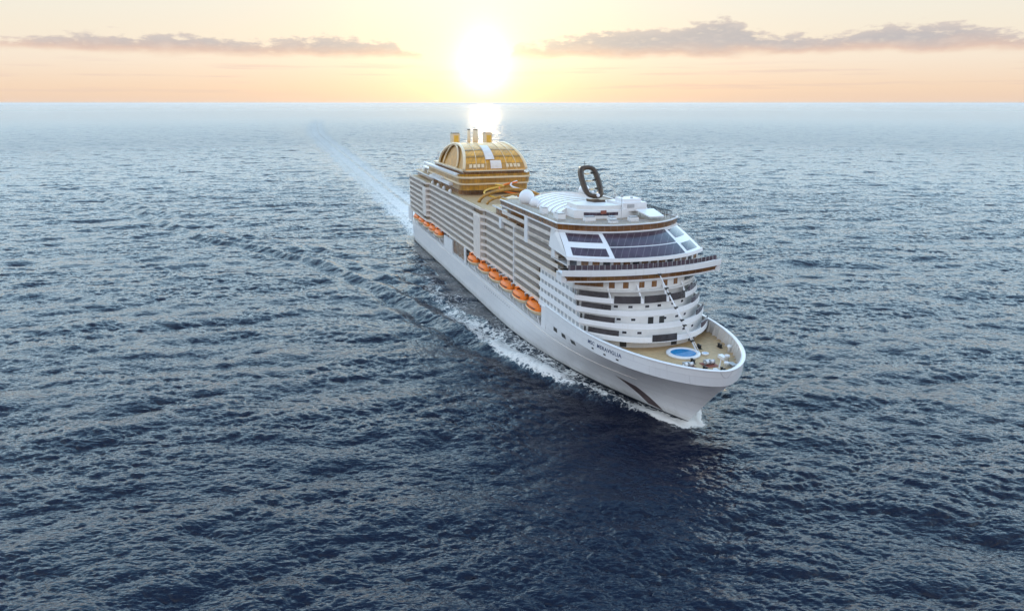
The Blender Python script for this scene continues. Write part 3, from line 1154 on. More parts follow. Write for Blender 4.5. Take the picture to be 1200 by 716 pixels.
# dark band and forward top deck
band = outline(271.0, 9.5, 20.6, xa=202)
mb = MB().mat('bronze')
mb.strip(band, 46.9, 48.7, 0, 0.35, 0.2)
mb.mat('white')
mb.strip(band, 46.55, 46.9, 0.35, 0.3, 0.6)
mb.strip(band, 48.7, 49.0, 0.5, 0.5, 0.5)
mb.build('top_band', ship)
mb = MB().mat('teak2')
mb.slab([(x - 0.3, y * 0.985) for x, y in band], 48.2, 48.6)
top_deck = mb.build('sun_deck', ship)
mb = MB().mat('steel')
for i in range(0, len(band) - 1):
    p = band[i]
    mb.tube([(p[0], p[1] * 0.99, 49.0), (p[0], p[1] * 0.99, 50.1)], 0.05, 4)
pth3 = [(x, y * 0.99, 50.1) for x, y in band]
mb.tube(pth3, 0.06, 4)
mb.tube([(x, y, 49.6) for x, y, z in pth3], 0.03, 4)
mb.build('sun_deck_railing', top_deck)

# upper side decks ahead of the notch
for z in (40.8, 43.8):
    mb = MB()
    for s in (-1, 1):
        for x0, x1, m_ in ((203, 230, 'rail'), (230, 258, 'rail')):
            pth = [(x0, s * 20.5), (x1, s * 20.5)]
            if s > 0:
                pth.reverse()
            mb.mat(m_).strip(pth, z - 0.22, z + 1.05, 0, 0, 0.12)
    mb.mat('inner').box(203, 262, -20.36, 20.36, z - 0.2, z)
    mb.build('balcony_deck', ship)
mb = MB().mat('cabin')
mb.box(204, 262, -18.6, 18.6, 40.85, 43.58)
mb.box(204, 262, -18.6, 18.6, 43.85, 46.5)
mb.mat('bronze')
for s in (-1, 1):
    a, b2 = sorted((s * 18.6, s * 18.7))
    for z in (40.9, 43.9):
        mb.box(206, 229, a, b2, z + 0.2, z + 2.4)
mb.mat('white')
mb.box(202.6, 203.4, -20.5, 20.5, 45.2, 46.6)
mb.build('upper_cabin_wall', ship)
for s in (-1, 1):
    for x0, x1 in ((230.0, 233.4), (256.5, 259.5)):
        a, b2 = sorted((s * 20.7, s * 18.7))
        MB().mat('white').box(x0, x1, a, b2, 37.6, 46.6).build('side_pillar', ship)
    a, b2 = sorted((s * 20.6, s * 19.4))
    MB().mat('white').box(199.4, 202.2, a, b2, 37.7, 41.5).build('side_pillar', ship)
for x, z in [(x, z) for z in (40.8, 43.8) for x in np.arange(234, 255, 2.92)]:
    rest2 = MB().mat('inner')
    rest2.box(x, x + 0.1, -20.3, -18.7, z, z + 2.5)
    rest2.mat('glass').box(x + 0.5, x + 2.3, -18.68, -18.61, z + 0.2, z + 2.3)
    rest2.build('suite_balcony', ship)

# ------------------------------------------------------------------ forward top: dome over the pool, mast arch, radomes
def vault(mb, x0, x1, yc, w_, z0, h, nx=12, seg=16, rib=0.0, end=True):
    rows = []
    for i in range(nx + 1):
        x = x0 + (x1 - x0) * i / nx
        k = 1.0 + (rib if i % 2 else 0)
        rows.append([(x, yc + math.cos(a) * w_ * k, z0 + math.sin(a) * h * k) for a in np.linspace(math.pi, 0, seg + 1)])
    mb.grid([r_[::-1] for r_ in rows])
    if end:
        for r_, flip in ((rows[0], False), (rows[-1], True)):
            n = len(r_)
            mb.add(r_, [tuple(range(n)) if flip else tuple(range(n - 1, -1, -1))])


mb = MB().mat('white', True)
vault(mb, 214, 246, -1.5, 12.5, 48.6, 3.6, 16, 18, 0.0)
mb.mat('rail', True)
for x in np.arange(214, 247, 4):
    mb.tube([(x, -1.5 + math.cos(a) * 12.6, 48.6 + math.sin(a) * 3.7) for a in np.linspace(math.pi, 0, 20)], 0.16, 5)
mb.build('pool_roof', ship)
mb = MB().mat('white')
path = outline(257, 4.5, 11.5, 2.2, xa=244)
mb.slab(path, 48.6, 51.2)
mb.mat('inner')
mb.slab([(x - 1.6, y * 0.86) for x, y in path], 51.2, 52.5)
obs = mb.build('observation_house', ship)
mb = MB().mat('plum')
mb.strip(cut(path, -9, 2), 49.6, 50.6, 0.05, 0.05, 0.04)
mb.build('observation_window', obs)
mb = MB().mat('rust').obox((256.9, -3.2), (0.0, 1.0), 0.95, 0.12, 50.2, 51.3)
mb.build('round_emblem', obs)
mb = MB().mat('white')
mb.slab([(246, 3), (256, 4), (256, 12.5), (246, 12.5)], 50.5, 53.2)
mb.slab([(248, 5), (254, 5), (254, 11.5), (248, 11.5)], 53.2, 54.2)
mb.mat('steel')
mb.box(256.0, 256.1, 5.5, 8, 51.6, 52.7)
mb.build('machinery_house', ship)
mb = MB().mat('white')
mb.add([(257, 8, 51.2), (265, 9, 50.0), (265, 14, 50.0), (257, 14.5, 51.2), (257, 8, 50.8), (265, 9, 49.6), (265, 14, 49.6), (257, 14.5, 50.8)],
       [(3, 2, 1, 0), (4, 5, 6, 7), (0, 1, 5, 4), (1, 2, 6, 5), (2, 3, 7, 6), (3, 0, 4, 7)])
mb.mat('steel').box(258, 258.2, 9, 9.2, 48.6, 50.8).box(263.8, 264, 13, 13.2, 48.6, 49.9)
mb.build('sun_canopy', ship)

# mast: raked closed ring
mast = MB().mat('mast', True)
def ring_pt(a, k=1.0):
    # rounded rectangle ring in a transverse plane raked aft
    c, s_ = math.cos(a), math.sin(a)
    e = 0.62
    y = math.copysign(abs(c) ** e, c) * 3.0 * k
    h = math.copysign(abs(s_) ** e, s_) * 4.5
    return (239.3 - h * 0.85, y - 0.2, 58.6 + h)
NRG = 40
vs, fs = [], []
for i in range(NRG):
    a = 2 * math.pi * i / NRG
    p0 = ring_pt(a)
    c, s_ = math.cos(a), math.sin(a)
    for dn, dd in ((-0.75, -1.2), (0.6, -1.0), (0.6, 1.0), (-0.75, 1.2)):
        vs.append((p0[0] + dd - s_ * dn * 0.5, p0[1] + c * dn, p0[2] + s_ * dn))
for i in range(NRG):
    j = (i + 1) % NRG
    for k in range(4):
        k2 = (k + 1) % 4
        fs.append((i * 4 + k, j * 4 + k, j * 4 + k2, i * 4 + k2))
mast.add(vs, fs)
mast.mat('mast')
mast.add([(244, -3, 50), (249, -2.2, 50), (249, 2.2, 50), (244, 3, 50), (242, -2.8, 53.2), (246.5, -2, 53.2), (246.5, 2, 53.2), (242, 2.8, 53.2)],
         [(3, 2, 1, 0), (4, 5, 6, 7), (0, 1, 5, 4), (1, 2, 6, 5), (2, 3, 7, 6), (3, 0, 4, 7)])
mast_o = mast.build('mast', ship)
mb = MB().mat('dark')
for h in (-3, -1, 1, 3, 4.6):
    p = (239.0 - h * 0.95, 3.4, 57.6 + h)
    mb.box(p[0] - 0.5, p[0] + 1.2, p[1], p[1] + 0.9, p[2] - 0.15, p[2] + 0.15)
mb.tube([(234, -0.2, 62.9), (234, -0.2, 65.2)], 0.09, 5)
mb.tube([(233.5, 1.6, 62.9), (233.5, 1.6, 64.0)], 0.07, 5)
mb.box(233.7, 234.3, -1.8, 1.4, 63.4, 63.6)
mb.build('mast_platform', mast_o)
for h in (-2.4, 0.2, 2.4):
    mb = MB().mat('cream')
    xx = 239.3 - h * 0.85
    mb.tube([(xx, -3.0, 58.6 + h), (xx, 2.6, 58.6 + h)], 0.14, 5)
    mb.box(xx - 0.2, xx + 1.0, -1.6, -0.4, 58.4 + h, 58.9 + h)
    mb.mat('dark').box(xx - 0.1, xx + 0.9, 0.6, 1.5, 58.6 + h, 59.2 + h)
    mb.build('radar_arm', mast_o)
mb = MB().mat('radome', True)
for c, r_ in (((243.5, 0.6, 54.2), 0.9), ((243.3, -1.0, 55.4), 0.5), ((240.5, 0.5, 54.6), 0.6)):
    mb.lathe(c, [(0.01, -r_)] + [(math.cos(a) * r_, math.sin(a) * r_) for a in np.linspace(-1.2, 1.5, 8)] + [(0.01, r_)], 14)
mb.build('satellite_dome', mast_o)


def radome(x, y, z, r_, stand):
    mb = MB().mat('radome', True)
    mb.lathe((x, y, z), [(0.05, -r_)] + [(math.cos(a) * r_, math.sin(a) * r_) for a in np.linspace(-1.35, 1.45, 14)] + [(0.05, r_)], 24)
    mb.mat('white').lathe((x, y, z - r_ - stand), [(r_ * 0.45, 0), (r_ * 0.38, stand + r_ * 0.2)], 12)
    mb.build('radome', ship)


radome(213, -14.0, 50.6, 2.9, 2.0)
radome(222.0, -13.8, 49.8, 1.9, 0.8)
radome(205, -6, 48.2, 2.0, 2.6)
radome(200.5, 14.5, 50.6, 2.4, 1.4)
# antennas, posts and small fittings on the sun deck
for (x, y, h) in ((262, 0.5, 8), (252, 9, 6), (249, 14, 5), (225, 16, 3.5), (216, 13, 4), (230, 17, 3), (208, 4, 6), (206, 9, 4)):
    mb = MB().mat('steel')
    mb.tube([(x, y, 48.6), (x, y, 48.6 + h)], 0.09, 5)
    mb.box(x - 0.25, x + 0.25, y - 0.4, y + 0.4, 48.6 + h - 0.6, 48.6 + h)
    mb.build('light_mast', top_deck)

mb = MB().mat('dark')
rnd = random.Random(5)
for i in range(14):                       # climbing course frame on the port side
    x = 247 + (i % 7) * 2.6
    y = 15.4 + (i // 7) * 2.4
    mb.tube([(x, y, 48.6), (x, y, 51.0)], 0.1, 4)
for y in (15.4, 17.8):
    mb.tube([(247, y, 51.0), (262.6, y, 51.0)], 0.12, 4)
    mb.tube([(247, y, 49.9), (262.6, y, 49.9)], 0.07, 4)
for i in range(7):
    mb.tube([(247 + i * 2.6, 15.4, 51.0), (247 + i * 2.6, 17.8, 51.0)], 0.1, 4)
mb.build('climbing_frame', ship)
for (x0, x1, y0, y1, h) in ((259, 262, -3, -1, 1.0), (262.5, 264.5, 2.4, 5.4, 1.1), (258.5, 260.5, -11, -7.5, 1.2), (264, 266, -5, -2.4, 0.8), (250, 254, -17.6, -15, 1.6), (238, 241, -18, -16, 1.8)):
    MB().mat('white').box(x0, x1, y0, y1, 48.6, 48.6 + h).mat('steel').box(x0 + 0.2, x1 - 0.2, y0 + 0.2, y1 - 0.2, 48.6 + h, 49.0 + h).build('deck_locker', ship)

# ------------------------------------------------------------------ pool deck amidships
PD = 41.0
mb = MB().mat('teak')
mb.box(126, 203, -18.4, 18.4, 40.8, PD)
mb.build('pool_deck', ship)
mb = MB().mat('white').lathe((172, 0, PD), [(7.5, 0), (7.5, 0.6), (6.4, 0.6), (6.4, 0.35)], 32, 1.9, 0.8)
mb.mat('pool').lathe((172, 0, PD + 0.02), [(6.4, 0.3), (6.4, 0.36)], 32, 1.9, 0.8)
mb.build('main_pool', ship)
mb = MB().mat('bronze').box(186, 203, -17.8, 17.8, PD, 43.7)
mb.mat('white').box(183, 203.2, -18.4, 18.4, 43.7, 44.3)
mb.mat('teak').box(183.2, 203, -18.2, 18.2, 44.3, 44.36)
mb.build('pool_bar_house', ship)
mb = MB().mat('white')
for x, y in ((190, -12), (190, 0), (190, 12)):
    mb.lathe((x, y, 44.3), [(0.15, 0), (0.15, 3.6)], 6)
    mb.mat('cream').lathe((x, y, 47.6), [(2.8, 0), (0.05, 1.1)], 8)
    mb.mat('white')
mb.build('shade_umbrellas', ship)
# screen arch across the pool deck
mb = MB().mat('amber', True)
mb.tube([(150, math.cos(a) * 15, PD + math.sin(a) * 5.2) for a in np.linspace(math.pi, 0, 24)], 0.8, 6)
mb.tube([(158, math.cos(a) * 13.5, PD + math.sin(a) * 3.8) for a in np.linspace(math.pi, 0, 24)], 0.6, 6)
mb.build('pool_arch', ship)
for (y0, ph, m_) in ((-6, 0.0, 'yellow'), (2, 1.8, 'orange'), (8, 3.1, 'white')):
    pts = []
    for i in range(40):
        t = i / 39
        a = ph + t * 7.5
        pts.append((140 + math.cos(a) * 5.5 + t * 9, y0 + math.sin(a) * 5.0, 48.2 - 6.4 * t))
    MB().mat(m_, True).tube(pts, 0.42, 8).build('water_slide', ship)

# ------------------------------------------------------------------ funnel block
def rrect(x0, x1, W, r, n=8):
    p = []
    for cx_, cy_, a0 in ((x1 - r, -W + r, -90), (x1 - r, W - r, 0), (x0 + 1, W - 1, 90), (x0 + 1, -W + 1, 180)):
        rr_ = r if cx_ > (x0 + x1) / 2 else 1
        for i in range(n + 1):
            a = R(a0 + 90 * i / n)
            p.append((cx_ + rr_ * math.cos(a), cy_ + rr_ * math.sin(a)))
    return p


def frustum(mb, pts, z0, z1, k=0.0):
    n = len(pts)
    cx_ = sum(p[0] for p in pts) / n
    vs = [(x, y, z0) for x, y in pts] + [(x + (k if x > cx_ else 0), y * (1 + k * 0.03), z1) for x, y in pts]
    return mb.add(vs, [tuple(range(n - 1, -1, -1)), tuple(range(n, 2 * n))] + [(i, (i + 1) % n, n + (i + 1) % n, n + i) for i in range(n)])


mb = MB().mat('bronze')
mb.slab(rrect(66, 121, 16.4, 4), PD, 43.6)
mb.build('funnel_block_base', ship)
for z, W, xf, h in ((43.6, 17.4, 127, 3.6), (47.2, 17.9, 128, 3.1)):
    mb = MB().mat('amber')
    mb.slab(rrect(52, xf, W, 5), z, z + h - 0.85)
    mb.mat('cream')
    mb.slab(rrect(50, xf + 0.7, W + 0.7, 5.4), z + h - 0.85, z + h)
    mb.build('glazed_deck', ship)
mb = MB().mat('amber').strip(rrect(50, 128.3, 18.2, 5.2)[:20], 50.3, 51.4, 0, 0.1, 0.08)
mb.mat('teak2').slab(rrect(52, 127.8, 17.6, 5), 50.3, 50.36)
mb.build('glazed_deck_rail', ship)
mb = MB().mat('bronze').slab(rrect(58, 126, 15.6, 3), 50.36, 52.6)
mb.mat('cream').slab(rrect(57, 127, 16.2, 3.4), 52.6, 53.1)
mb.build('arch_podium', ship)
# curved glass shell
def shell(ph, e):
    """ph 0..pi over the arch, e = -1..1 across"""
    w_ = 15.6 - 3.4 * math.sin(ph) ** 1.5
    return (99 + 27 * math.cos(ph), e * w_, 53.1 + 11.6 * math.sin(ph) - 0.5 * e * e * math.sin(ph))
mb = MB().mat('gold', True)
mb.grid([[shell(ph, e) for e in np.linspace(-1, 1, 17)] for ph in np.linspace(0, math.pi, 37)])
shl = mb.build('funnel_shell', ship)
for s in (-1, 1):
    fr = MB().mat('cream', True)
    fr.tube([(shell(ph, s)[0], shell(ph, s)[1] + s * 0.1, shell(ph, s)[2]) for ph in np.linspace(0, math.pi, 33)], 0.75, 6)
    fr.tube([(99 - 4 + 15 * math.cos(ph), s * (15.4 - 3.0 * math.sin(ph)), 53.1 + 10.6 * math.sin(ph)) for ph in np.linspace(0, math.pi, 25)], 0.55, 6)
    fr.build('arch_frame', shl)
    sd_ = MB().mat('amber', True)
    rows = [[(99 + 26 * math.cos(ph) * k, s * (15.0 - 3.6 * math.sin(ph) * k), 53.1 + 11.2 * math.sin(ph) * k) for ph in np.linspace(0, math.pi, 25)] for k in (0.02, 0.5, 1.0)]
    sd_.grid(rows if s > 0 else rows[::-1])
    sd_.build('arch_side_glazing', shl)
mb = MB().mat('cream', True)
for e in (-0.62, -0.3, 0.38, 0.7):
    mb.tube([(p[0] + 0.1, p[1], p[2] + 0.1) for p in (shell(ph, e) for ph in np.linspace(0, 1.5, 14))], 0.14, 5)
mb.build('shell_ribs', shl)
mb = MB().mat('rail', True)
mb.grid([[(q[0] + 0.5, q[1], q[2] + 0.35) for q in (shell(ph, e) for e in np.linspace(-0.16, 0.20, 4))] for ph in np.linspace(0.02, 0.36, 6)])
mb.grid([[(q[0] + 0.5, q[1], q[2] + 0.35) for q in (shell(ph, e) for e in np.linspace(-0.30, 0.0, 4))] for ph in np.linspace(0.40, 1.12, 9)])
mb.build('shell_white_panel', shl)
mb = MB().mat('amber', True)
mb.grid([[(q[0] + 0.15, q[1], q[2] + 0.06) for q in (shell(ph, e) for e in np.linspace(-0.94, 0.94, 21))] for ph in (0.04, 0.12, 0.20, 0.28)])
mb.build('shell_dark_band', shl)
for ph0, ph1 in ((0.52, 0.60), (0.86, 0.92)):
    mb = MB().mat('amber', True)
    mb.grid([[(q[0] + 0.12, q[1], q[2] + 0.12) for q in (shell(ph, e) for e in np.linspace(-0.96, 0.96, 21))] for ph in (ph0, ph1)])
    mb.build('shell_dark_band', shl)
for e0, e1 in ((-0.86, -0.34), (0.34, 0.84)):
    for k in range(4):
        a0 = e0 + (e1 - e0) * (k + 0.1) / 4
        a1 = e0 + (e1 - e0) * (k + 0.8) / 4
        mb = MB().mat('cream', True)
        mb.grid([[(q[0] + 0.3, q[1], q[2] + 0.1) for q in (shell(ph, e) for e in np.linspace(a0, a1, 3))] for ph in (0.10, 0.17, 0.24)])
        mb.build('shell_window', shl)
for y in (-9.6, 8.2):
    mb = MB().mat('cream')
    mb.slab([(81, y - 1.9), (86.5, y - 1.9), (86.5, y + 1.9), (81, y + 1.9)], 58.0, 68.7)
    mb.mat('dark').slab([(81.2, y - 1.7), (86.3, y - 1.7), (86.3, y + 1.7), (81.2, y + 1.7)], 68.7, 69.1)
    mb.mat('yellow').box(86.5, 86.56, y - 1.2, y + 1.2, 63.5, 67.8)
    mb.build('funnel', ship)
for y, r_ in ((-2.4, 0.8), (1.2, 1.35)):
    mb = MB().mat('cream', True).lathe((85, y, 60), [(r_ * 1.1, 0), (r_, 10.4)], 14)
    mb.mat('dark').lathe((85, y, 70.4), [(r_ * 0.9, 0), (r_ * 0.9, 0.5)], 14)
    mb.build('exhaust_pipe', ship)
# aft upper decks
mb = MB().mat('bronze').slab(rrect(16, 66, 17.5, 2), 41.6, 43.9)
mb.mat('white').slab(rrect(10, 66, 18.6, 2), 43.9, 44.4)
mb.mat('teak').slab(rrect(10.4, 66, 18.3, 2), 44.4, 44.45)
mb.build('aft_deckhouse', ship)
mb = MB().mat('bronze').slab(rrect(30, 52, 15.5, 2), 44.45, 47.2)
mb.mat('white').slab(rrect(26, 52, 16.4, 2), 47.2, 47.7)
mb.build('aft_upper_house', ship)
for s in (-1, 1):
    a, b2 = sorted((s * 19.0, s * 17.0))
    MB().mat('white').box(44, 122, a, b2, 50.35, 51.3).build('screen_wall', ship)
    a, b2 = sorted((s * 19.6, s * 17.4))
    mb = MB().mat('white').box(62, 110, a, b2, 44.6, 45.9)
    mb.mat('inner').box(70, 92, a, b2, 46.0, 47.1)
    mb.build('screen_wall', ship)
mb = MB().mat('teak').slab([(x, -side_y(x) + 2) for x in (12.3, 64, 66, 126)] + [(x, side_y(x) - 2) for x in (126, 66, 64, 12.3)], 41.0, 41.1)
mb.build('aft_pool_deck', ship)
mb = MB().mat('steel')
for dx_, dy_ in ((0, 0), (4, 0), (0, 4), (4, 4)):
    mb.tube([(22 + dx_, -8 + dy_, 44.4), (23 + dx_ * 0.5, -7 + dy_ * 0.5, 52.5)], 0.22, 5)
mb.tube([(22, -6, 51), (40, -4, 51.3)], 0.2, 5)
mb.tube([(22, -6, 49), (40, -4, 49.3)], 0.2, 5)
mb.box(22, 26, -8.4, -3.6, 52.3, 52.7)
mb.tube([(24, -6, 52.6), (24, -6, 55.6)], 0.3, 5)
mb.build('aft_mast', ship)
mb = MB().mat('white')
for x in (14, 26, 38, 50, 70, 84, 98, 112):
    for s in (-1, 1):
        mb.lathe((x, s * 15 if x < 60 else s * 19.4, 41.1 if x > 60 else 44.45), [(0.9, 0), (0.9, 1.2), (0.3, 1.9)], 10)
mb.build('deck_ventilators', ship)

# ------------------------------------------------------------------ foredeck fittings
mb = MB().mat('white', True)
pc = (300.6, 2.0, FD)
mb.lathe(pc, [(4.7, 0), (4.7, 0.55), (3.55, 0.6), (3.55, 0.3)], 40, 1.0, 1.0)
rim = mb.build('whirlpool_rim', foredeck)
MB().mat('pool').lathe((pc[0], pc[1], FD + 0.2), [(3.56, 0), (3.56, 0.22)], 40).build('whirlpool_water', foredeck)
MB().mat('white', True).lathe((302.6, 7.7, FD), [(1.0, 0), (1.0, 0.5), (0.7, 0.55), (0.7, 0.3)], 18).mat('pool').lathe((302.6, 7.7, FD + 0.1), [(0.69, 0.2), (0.69, 0.3)], 18).build('plunge_pool', foredeck)


def windlass(x, y):
    mb = MB().mat('rust').box(x - 1.9, x + 1.9, y - 1.9, y + 1.9, FD, FD + 0.15)
    mb.mat('white', True)
    for dy_ in (-0.8, 0.8):
        mb.tube([(x, y + dy_ - 0.45, FD + 0.85), (x, y + dy_ + 0.45, FD + 0.85)], 0.55, 14)
    mb.tube([(x, y - 1.6, FD + 0.85), (x, y + 1.6, FD + 0.85)], 0.2, 10)
    mb.mat('steel').box(x - 1.5, x - 0.7, y - 1.0, y + 1.0, FD + 0.15, FD + 1.1)
    for dy_ in (-1.3, 0, 1.3):
        mb.tube([(x, y + dy_ - 0.05, FD + 0.85), (x, y + dy_ + 0.05, FD + 0.85)], 0.68, 14)
    mb.build('windlass', foredeck)


windlass(310.2, -2.2)
windlass(310.2, 4.2)
for x, y in ((307.5, 0.8), (313.5, 0.8), (315.8, 4.6), (298.6, 15.0), (297.4, 9.0)):
    mb = MB().mat('dark', True)
    for d_ in (-0.55, 0.55):
        mb.lathe((x + d_, y, FD), [(0.34, 0), (0.3, 0.9), (0.42, 0.95), (0.42, 1.1), (0.05, 1.15)], 10)
    mb.mat('dark').box(x - 1.1, x + 1.1, y - 0.4, y + 0.4, FD, FD + 0.1)
    mb.build('mooring_bollard', foredeck)
for x, y, h in ((317.0, 1.6, 1.6), (303.0, 15.2, 2.0), (309.0, 10.4, 1.7), (313.2, 7.4, 1.5), (300.5, -12.2, 1.5), (312.6, -6.2, 1.3)):
    MB().mat('white', True).lathe((x, y, FD), [(0.55, 0), (0.45, h * 0.6), (0.75, h * 0.75), (0.7, h), (0.1, h + 0.15)], 12).build('deck_ventilator', foredeck)
MB().mat('steel').box(311.8, 314.4, 8.6, 10.2, FD, FD + 0.8).mat('white').box(305.8, 308.8, 9.6, 11.0, FD, FD + 0.9).build('hatch_cover', foredeck)
mb = MB().mat('white')
mb.tube([(320.2, 0, FD), (321.2, 0, 22.6)], 0.12, 6)
mb.tube([(319.2, 0, FD), (321.2, 0, 22.4)], 0.08, 6)
mb.build('jackstaff', foredeck)

# slim raked lamp mast up the front of the house
mb = MB().mat('white', True)
P0, P1 = Vector((300.4, 6.6, FD)), Vector((283.6, 1.0, 39.2))
mb.tube([P0, P1], [0.22, 0.14], 8)
mb.tube([P0 + Vector((0, 0.7, 0)), P0.lerp(P1, 0.82)], [0.12, 0.1], 6)
mb.mat('dark')
for t in (0.13, 0.3, 0.36, 0.5, 0.66, 0.72, 0.88):
    c = P0.lerp(P1, t)
    mb.box(c.x - 0.1, c.x + 0.5, c.y - 0.5, c.y + 0.6, c.z - 0.12, c.z + 0.18)
    mb.box(c.x + 0.1, c.x + 0.5, c.y - 0.35, c.y + 0.1, c.z - 0.4, c.z - 0.12)
mb.build('lamp_mast', ship)

# ------------------------------------------------------------------ hull markings
def on_hull(X, z, s=-1, o=0.03):
    return (X, s * (hull_half(X, z) + o), z)


def hull_quad(name, pts, mat_, s=-1, o=0.04, parent=hull_o):
    """pts = four corners (X, z); subdivided so that it follows the shell"""
    mb = MB().mat(mat_, True)
    rows = []
    for i in range(9):
        v = i / 8
        row = []
        for j in range(9):
            u = j / 8
            X = (pts[0][0] * (1 - u) + pts[1][0] * u) * (1 - v) + (pts[3][0] * (1 - u) + pts[2][0] * u) * v
            z = (pts[0][1] * (1 - u) + pts[1][1] * u) * (1 - v) + (pts[3][1] * (1 - u) + pts[2][1] * u) * v
            row.append(on_hull(X, z, s, o))
        rows.append(row)
    mb.grid(rows)
    return mb.build(name, parent)


for s in (-1, 1):
    hull_quad('anchor_pocket_shadow', [(295.6, 1.3), (300.6, 0.9), (295.4, 7.0), (289.5, 8.6)], 'pocket', s, 0.05)  # flat patch on the shell; the pocket's shadow is painted, nothing is recessed
    for X, z in ((289.3, 17.5), (295, 17.4), (300.2, 17.5)):
        hull_quad('fairlead', [(X - 0.5, z - 0.22), (X + 0.5, z - 0.22), (X + 0.5, z + 0.22), (X - 0.5, z + 0.22)], 'dark', s, 0.04)
    for X in (261.6, 268.4, 275.2):
        hull_quad('mooring_port', [(X, 14.6), (X + 3.0, 14.6), (X + 3.0, 15.9), (X, 15.9)], 'dark', s, 0.04)
    for X in np.arange(180, 214, 2.6):
        hull_quad('porthole', [(X, 9.2), (X + 0.8, 9.2), (X + 0.8, 9.9), (X, 9.9)], 'steel', s, 0.04)
hull_quad('anchor_recess', [(307.2, 9.6), (310.2, 9.9), (311.2, 12.0), (308.0, 12.4)], 'pocket', 1, 0.06)
# faint white emblems low on the bow
for i, (X, z, l_) in enumerate(((297.6, 13.5, 0.9), (299.4, 13.9, 0.8), (301.0, 14.2, 1.2), (303.2, 14.5, 0.8), (305.4, 14.9, 0.9), (307.4, 14.9, 1.5), (310.0, 15.2, 1.4),
                                (300.2, 13.0, 0.6), (302.6, 13.5, 0.8), (305.0, 13.9, 0.5), (307.8, 13.9, 1.0), (291.5, 12.6, 0.7), (293.2, 12.4, 0.5))):
    hull_quad('hull_mark', [(X, z), (X + l_, z + 0.05), (X + l_, z + 0.45), (X, z + 0.4)], 'radome', -1, 0.04)

for s in (-1, 1):
    cu = bpy.data.curves.new('ship_name', 'FONT')
    cu.body = 'MSC  MERAVIGLIA'
    cu.size = 1.5
    cu.offset = 0.03
    cu.space_character = 1.12
    tmp = bpy.data.objects.new('ship_name_curve', cu)
    col.objects.link(tmp)
    bpy.context.view_layer.update()
    dg = bpy.context.evaluated_depsgraph_get()
    me = bpy.data.meshes.new_from_object(tmp.evaluated_get(dg))
    bpy.data.objects.remove(tmp)
    xs = [v.co.x for v in me.vertices]
    x0, x1 = min(xs), max(xs)
    for v in me.vertices:
        t = (v.co.x - x0) / (x1 - x0)
        X = 286.8 + t * 15.0 if s < 0 else 301.8 - t * 15.0
        z = 18.45 + v.co.y * 1.0
        v.co = Vector(on_hull(X, z, s, 0.05))
    me.materials.append(M['navy'])
    o = bpy.data.objects.new('ship_name', me)
    col.objects.link(o)
    o.parent = hull_o

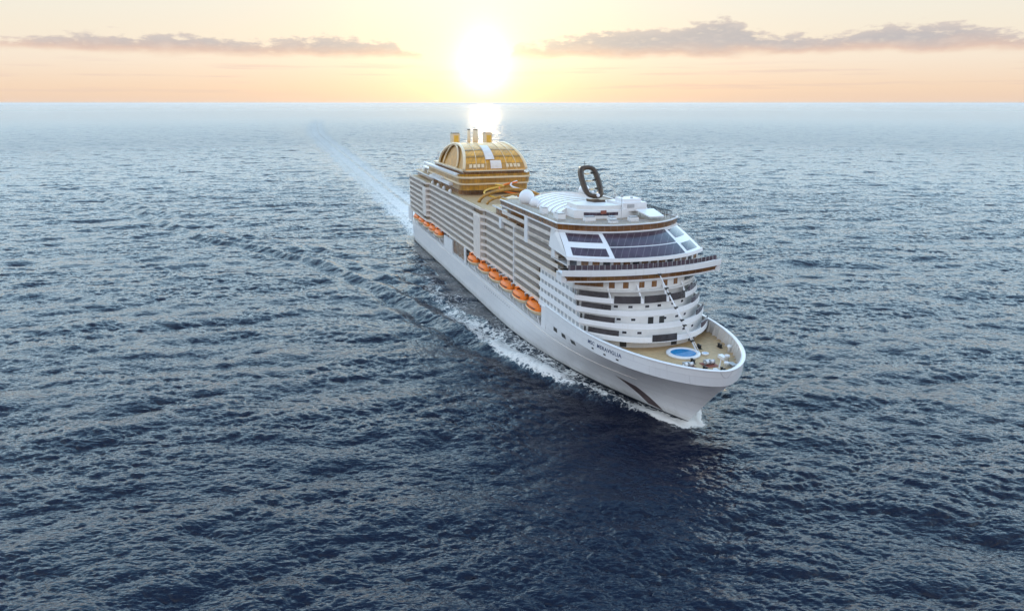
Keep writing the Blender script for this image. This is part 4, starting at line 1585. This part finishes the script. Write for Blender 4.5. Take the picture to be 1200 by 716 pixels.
# ------------------------------------------------------------------ lifeboats
def lifeboat_parts():
    L, Wd = 6.4, 2.35
    def sec(x):
        k = max(0.0, 1 - abs(x / L) ** 2.6)
        return k ** 0.5
    xs = [L * math.sin(a) for a in np.linspace(-math.pi / 2, math.pi / 2, 21)]
    hl = MB().mat('cream', True)
    rows = []
    for x in xs:
        k = sec(x)
        rows.append([(x, math.cos(a) * Wd * k, -0.15 + math.sin(a) * 1.75 * (0.35 + 0.65 * k)) if k > 0 else (x, 0, -0.3) for a in np.linspace(math.pi, 2 * math.pi, 11)])
    hl.grid(rows)
    cn_ = MB().mat('orange', True)
    rows = []
    for x in xs:
        k = sec(x)
        rows.append([(x * 0.97, math.cos(a) * (Wd - 0.1) * k, 0.0 + abs(math.sin(a)) ** 0.7 * 2.0 * (0.25 + 0.75 * k) * (1 if k > 0 else 0)) for a in np.linspace(0, math.pi, 13)])
    cn_.grid(rows)
    band_ = MB().mat('cream', True)
    for s in (-1, 1):
        band_.tube([(x, s * Wd * sec(x) * 1.01, -0.08) for x in xs], 0.16, 6)
    wins = []
    for s in (-1, 1):
        win = MB().mat('dark')
        pth = [(x, s * (Wd - 0.1) * sec(x) * 0.985) for x in np.linspace(-4.4, 4.4, 13)]
        win.strip(pth if s < 0 else pth[::-1], 0.45, 0.85, 0.0, -0.06, 0.05)
        wins.append(('window_strip', win))
    ck = MB().mat('orange', False)
    ck.slab([(-4.4, -0.85), (-2.2, -0.75), (-2.2, 0.75), (-4.4, 0.85)], 1.4, 2.75)
    ck.mat('dark').box(-2.21, -2.16, -0.6, 0.6, 2.1, 2.55)
    hk = MB().mat('steel')
    for x in (-5.2, 5.2):
        hk.box(x - 0.15, x + 0.15, -0.15, 0.15, 1.0, 2.2)
    return [('hull', hl), ('canopy', cn_), ('fender', band_), wins[0], wins[1], ('cockpit', ck), ('lifting_hooks', hk)]


BW = ['right beside the closed white plating, aftmost of the forward row', 'second from the aft end of the forward row', 'third from the aft end of the forward row',
      'third from the bow end of the forward row', 'second from the bow end of the forward row', 'nearest the bow, last of the forward row']
AW = ['nearest the stern, first of the aft row', 'second from the stern in the aft row', 'in the middle of the aft row', 'fourth from the stern in the aft row', 'forward end of the aft row']
first = None
for i, x in enumerate(BOATS):
    yb, zb = -20.9, 17.0
    wx = SHIP_O.x + SC * x - SS * yb
    wy = SHIP_O.y + SS * x + SC * yb
    if first is None:
        e = bpy.data.objects.new('lifeboat', None)
        col.objects.link(e)
        for nme, mb in lifeboat_parts():
            mb.build(nme, e)
        first = e
    else:
        e = first.copy()
        col.objects.link(e)
        for ch in list(first.children):
            c = ch.copy()
            c.parent = e
            col.objects.link(c)
    e.location = (wx, wy, zb)
    e.rotation_euler = (0, 0, SHIP_A)
    e['label'] = 'orange lifeboat hanging ' + (AW[i] if i < 5 else BW[i - 5])
    e['category'] = 'lifeboat'
    e['group'] = 'lifeboats along the starboard side'

# ------------------------------------------------------------------ sea air
hm = bpy.data.materials.new('sea_haze')
hm.use_nodes = True
ht = NT(hm.node_tree)
ht.n.clear()
ho = ht.new('ShaderNodeOutputMaterial')
hv = ht.new('ShaderNodeVolumePrincipled')
hv.inputs['Color'].default_value = (0.90, 0.92, 0.95, 1)
hv.inputs['Density'].default_value = 0.00003
hv.inputs['Anisotropy'].default_value = 0.55
ht.l.new(hv.outputs[0], ho.inputs['Volume'])
M['haze'] = hm
hz = MB().mat('haze').box(-64000, 64000, -64000, 64000, -5.0, 95.0).build('haze')
hz['kind'] = 'stuff'
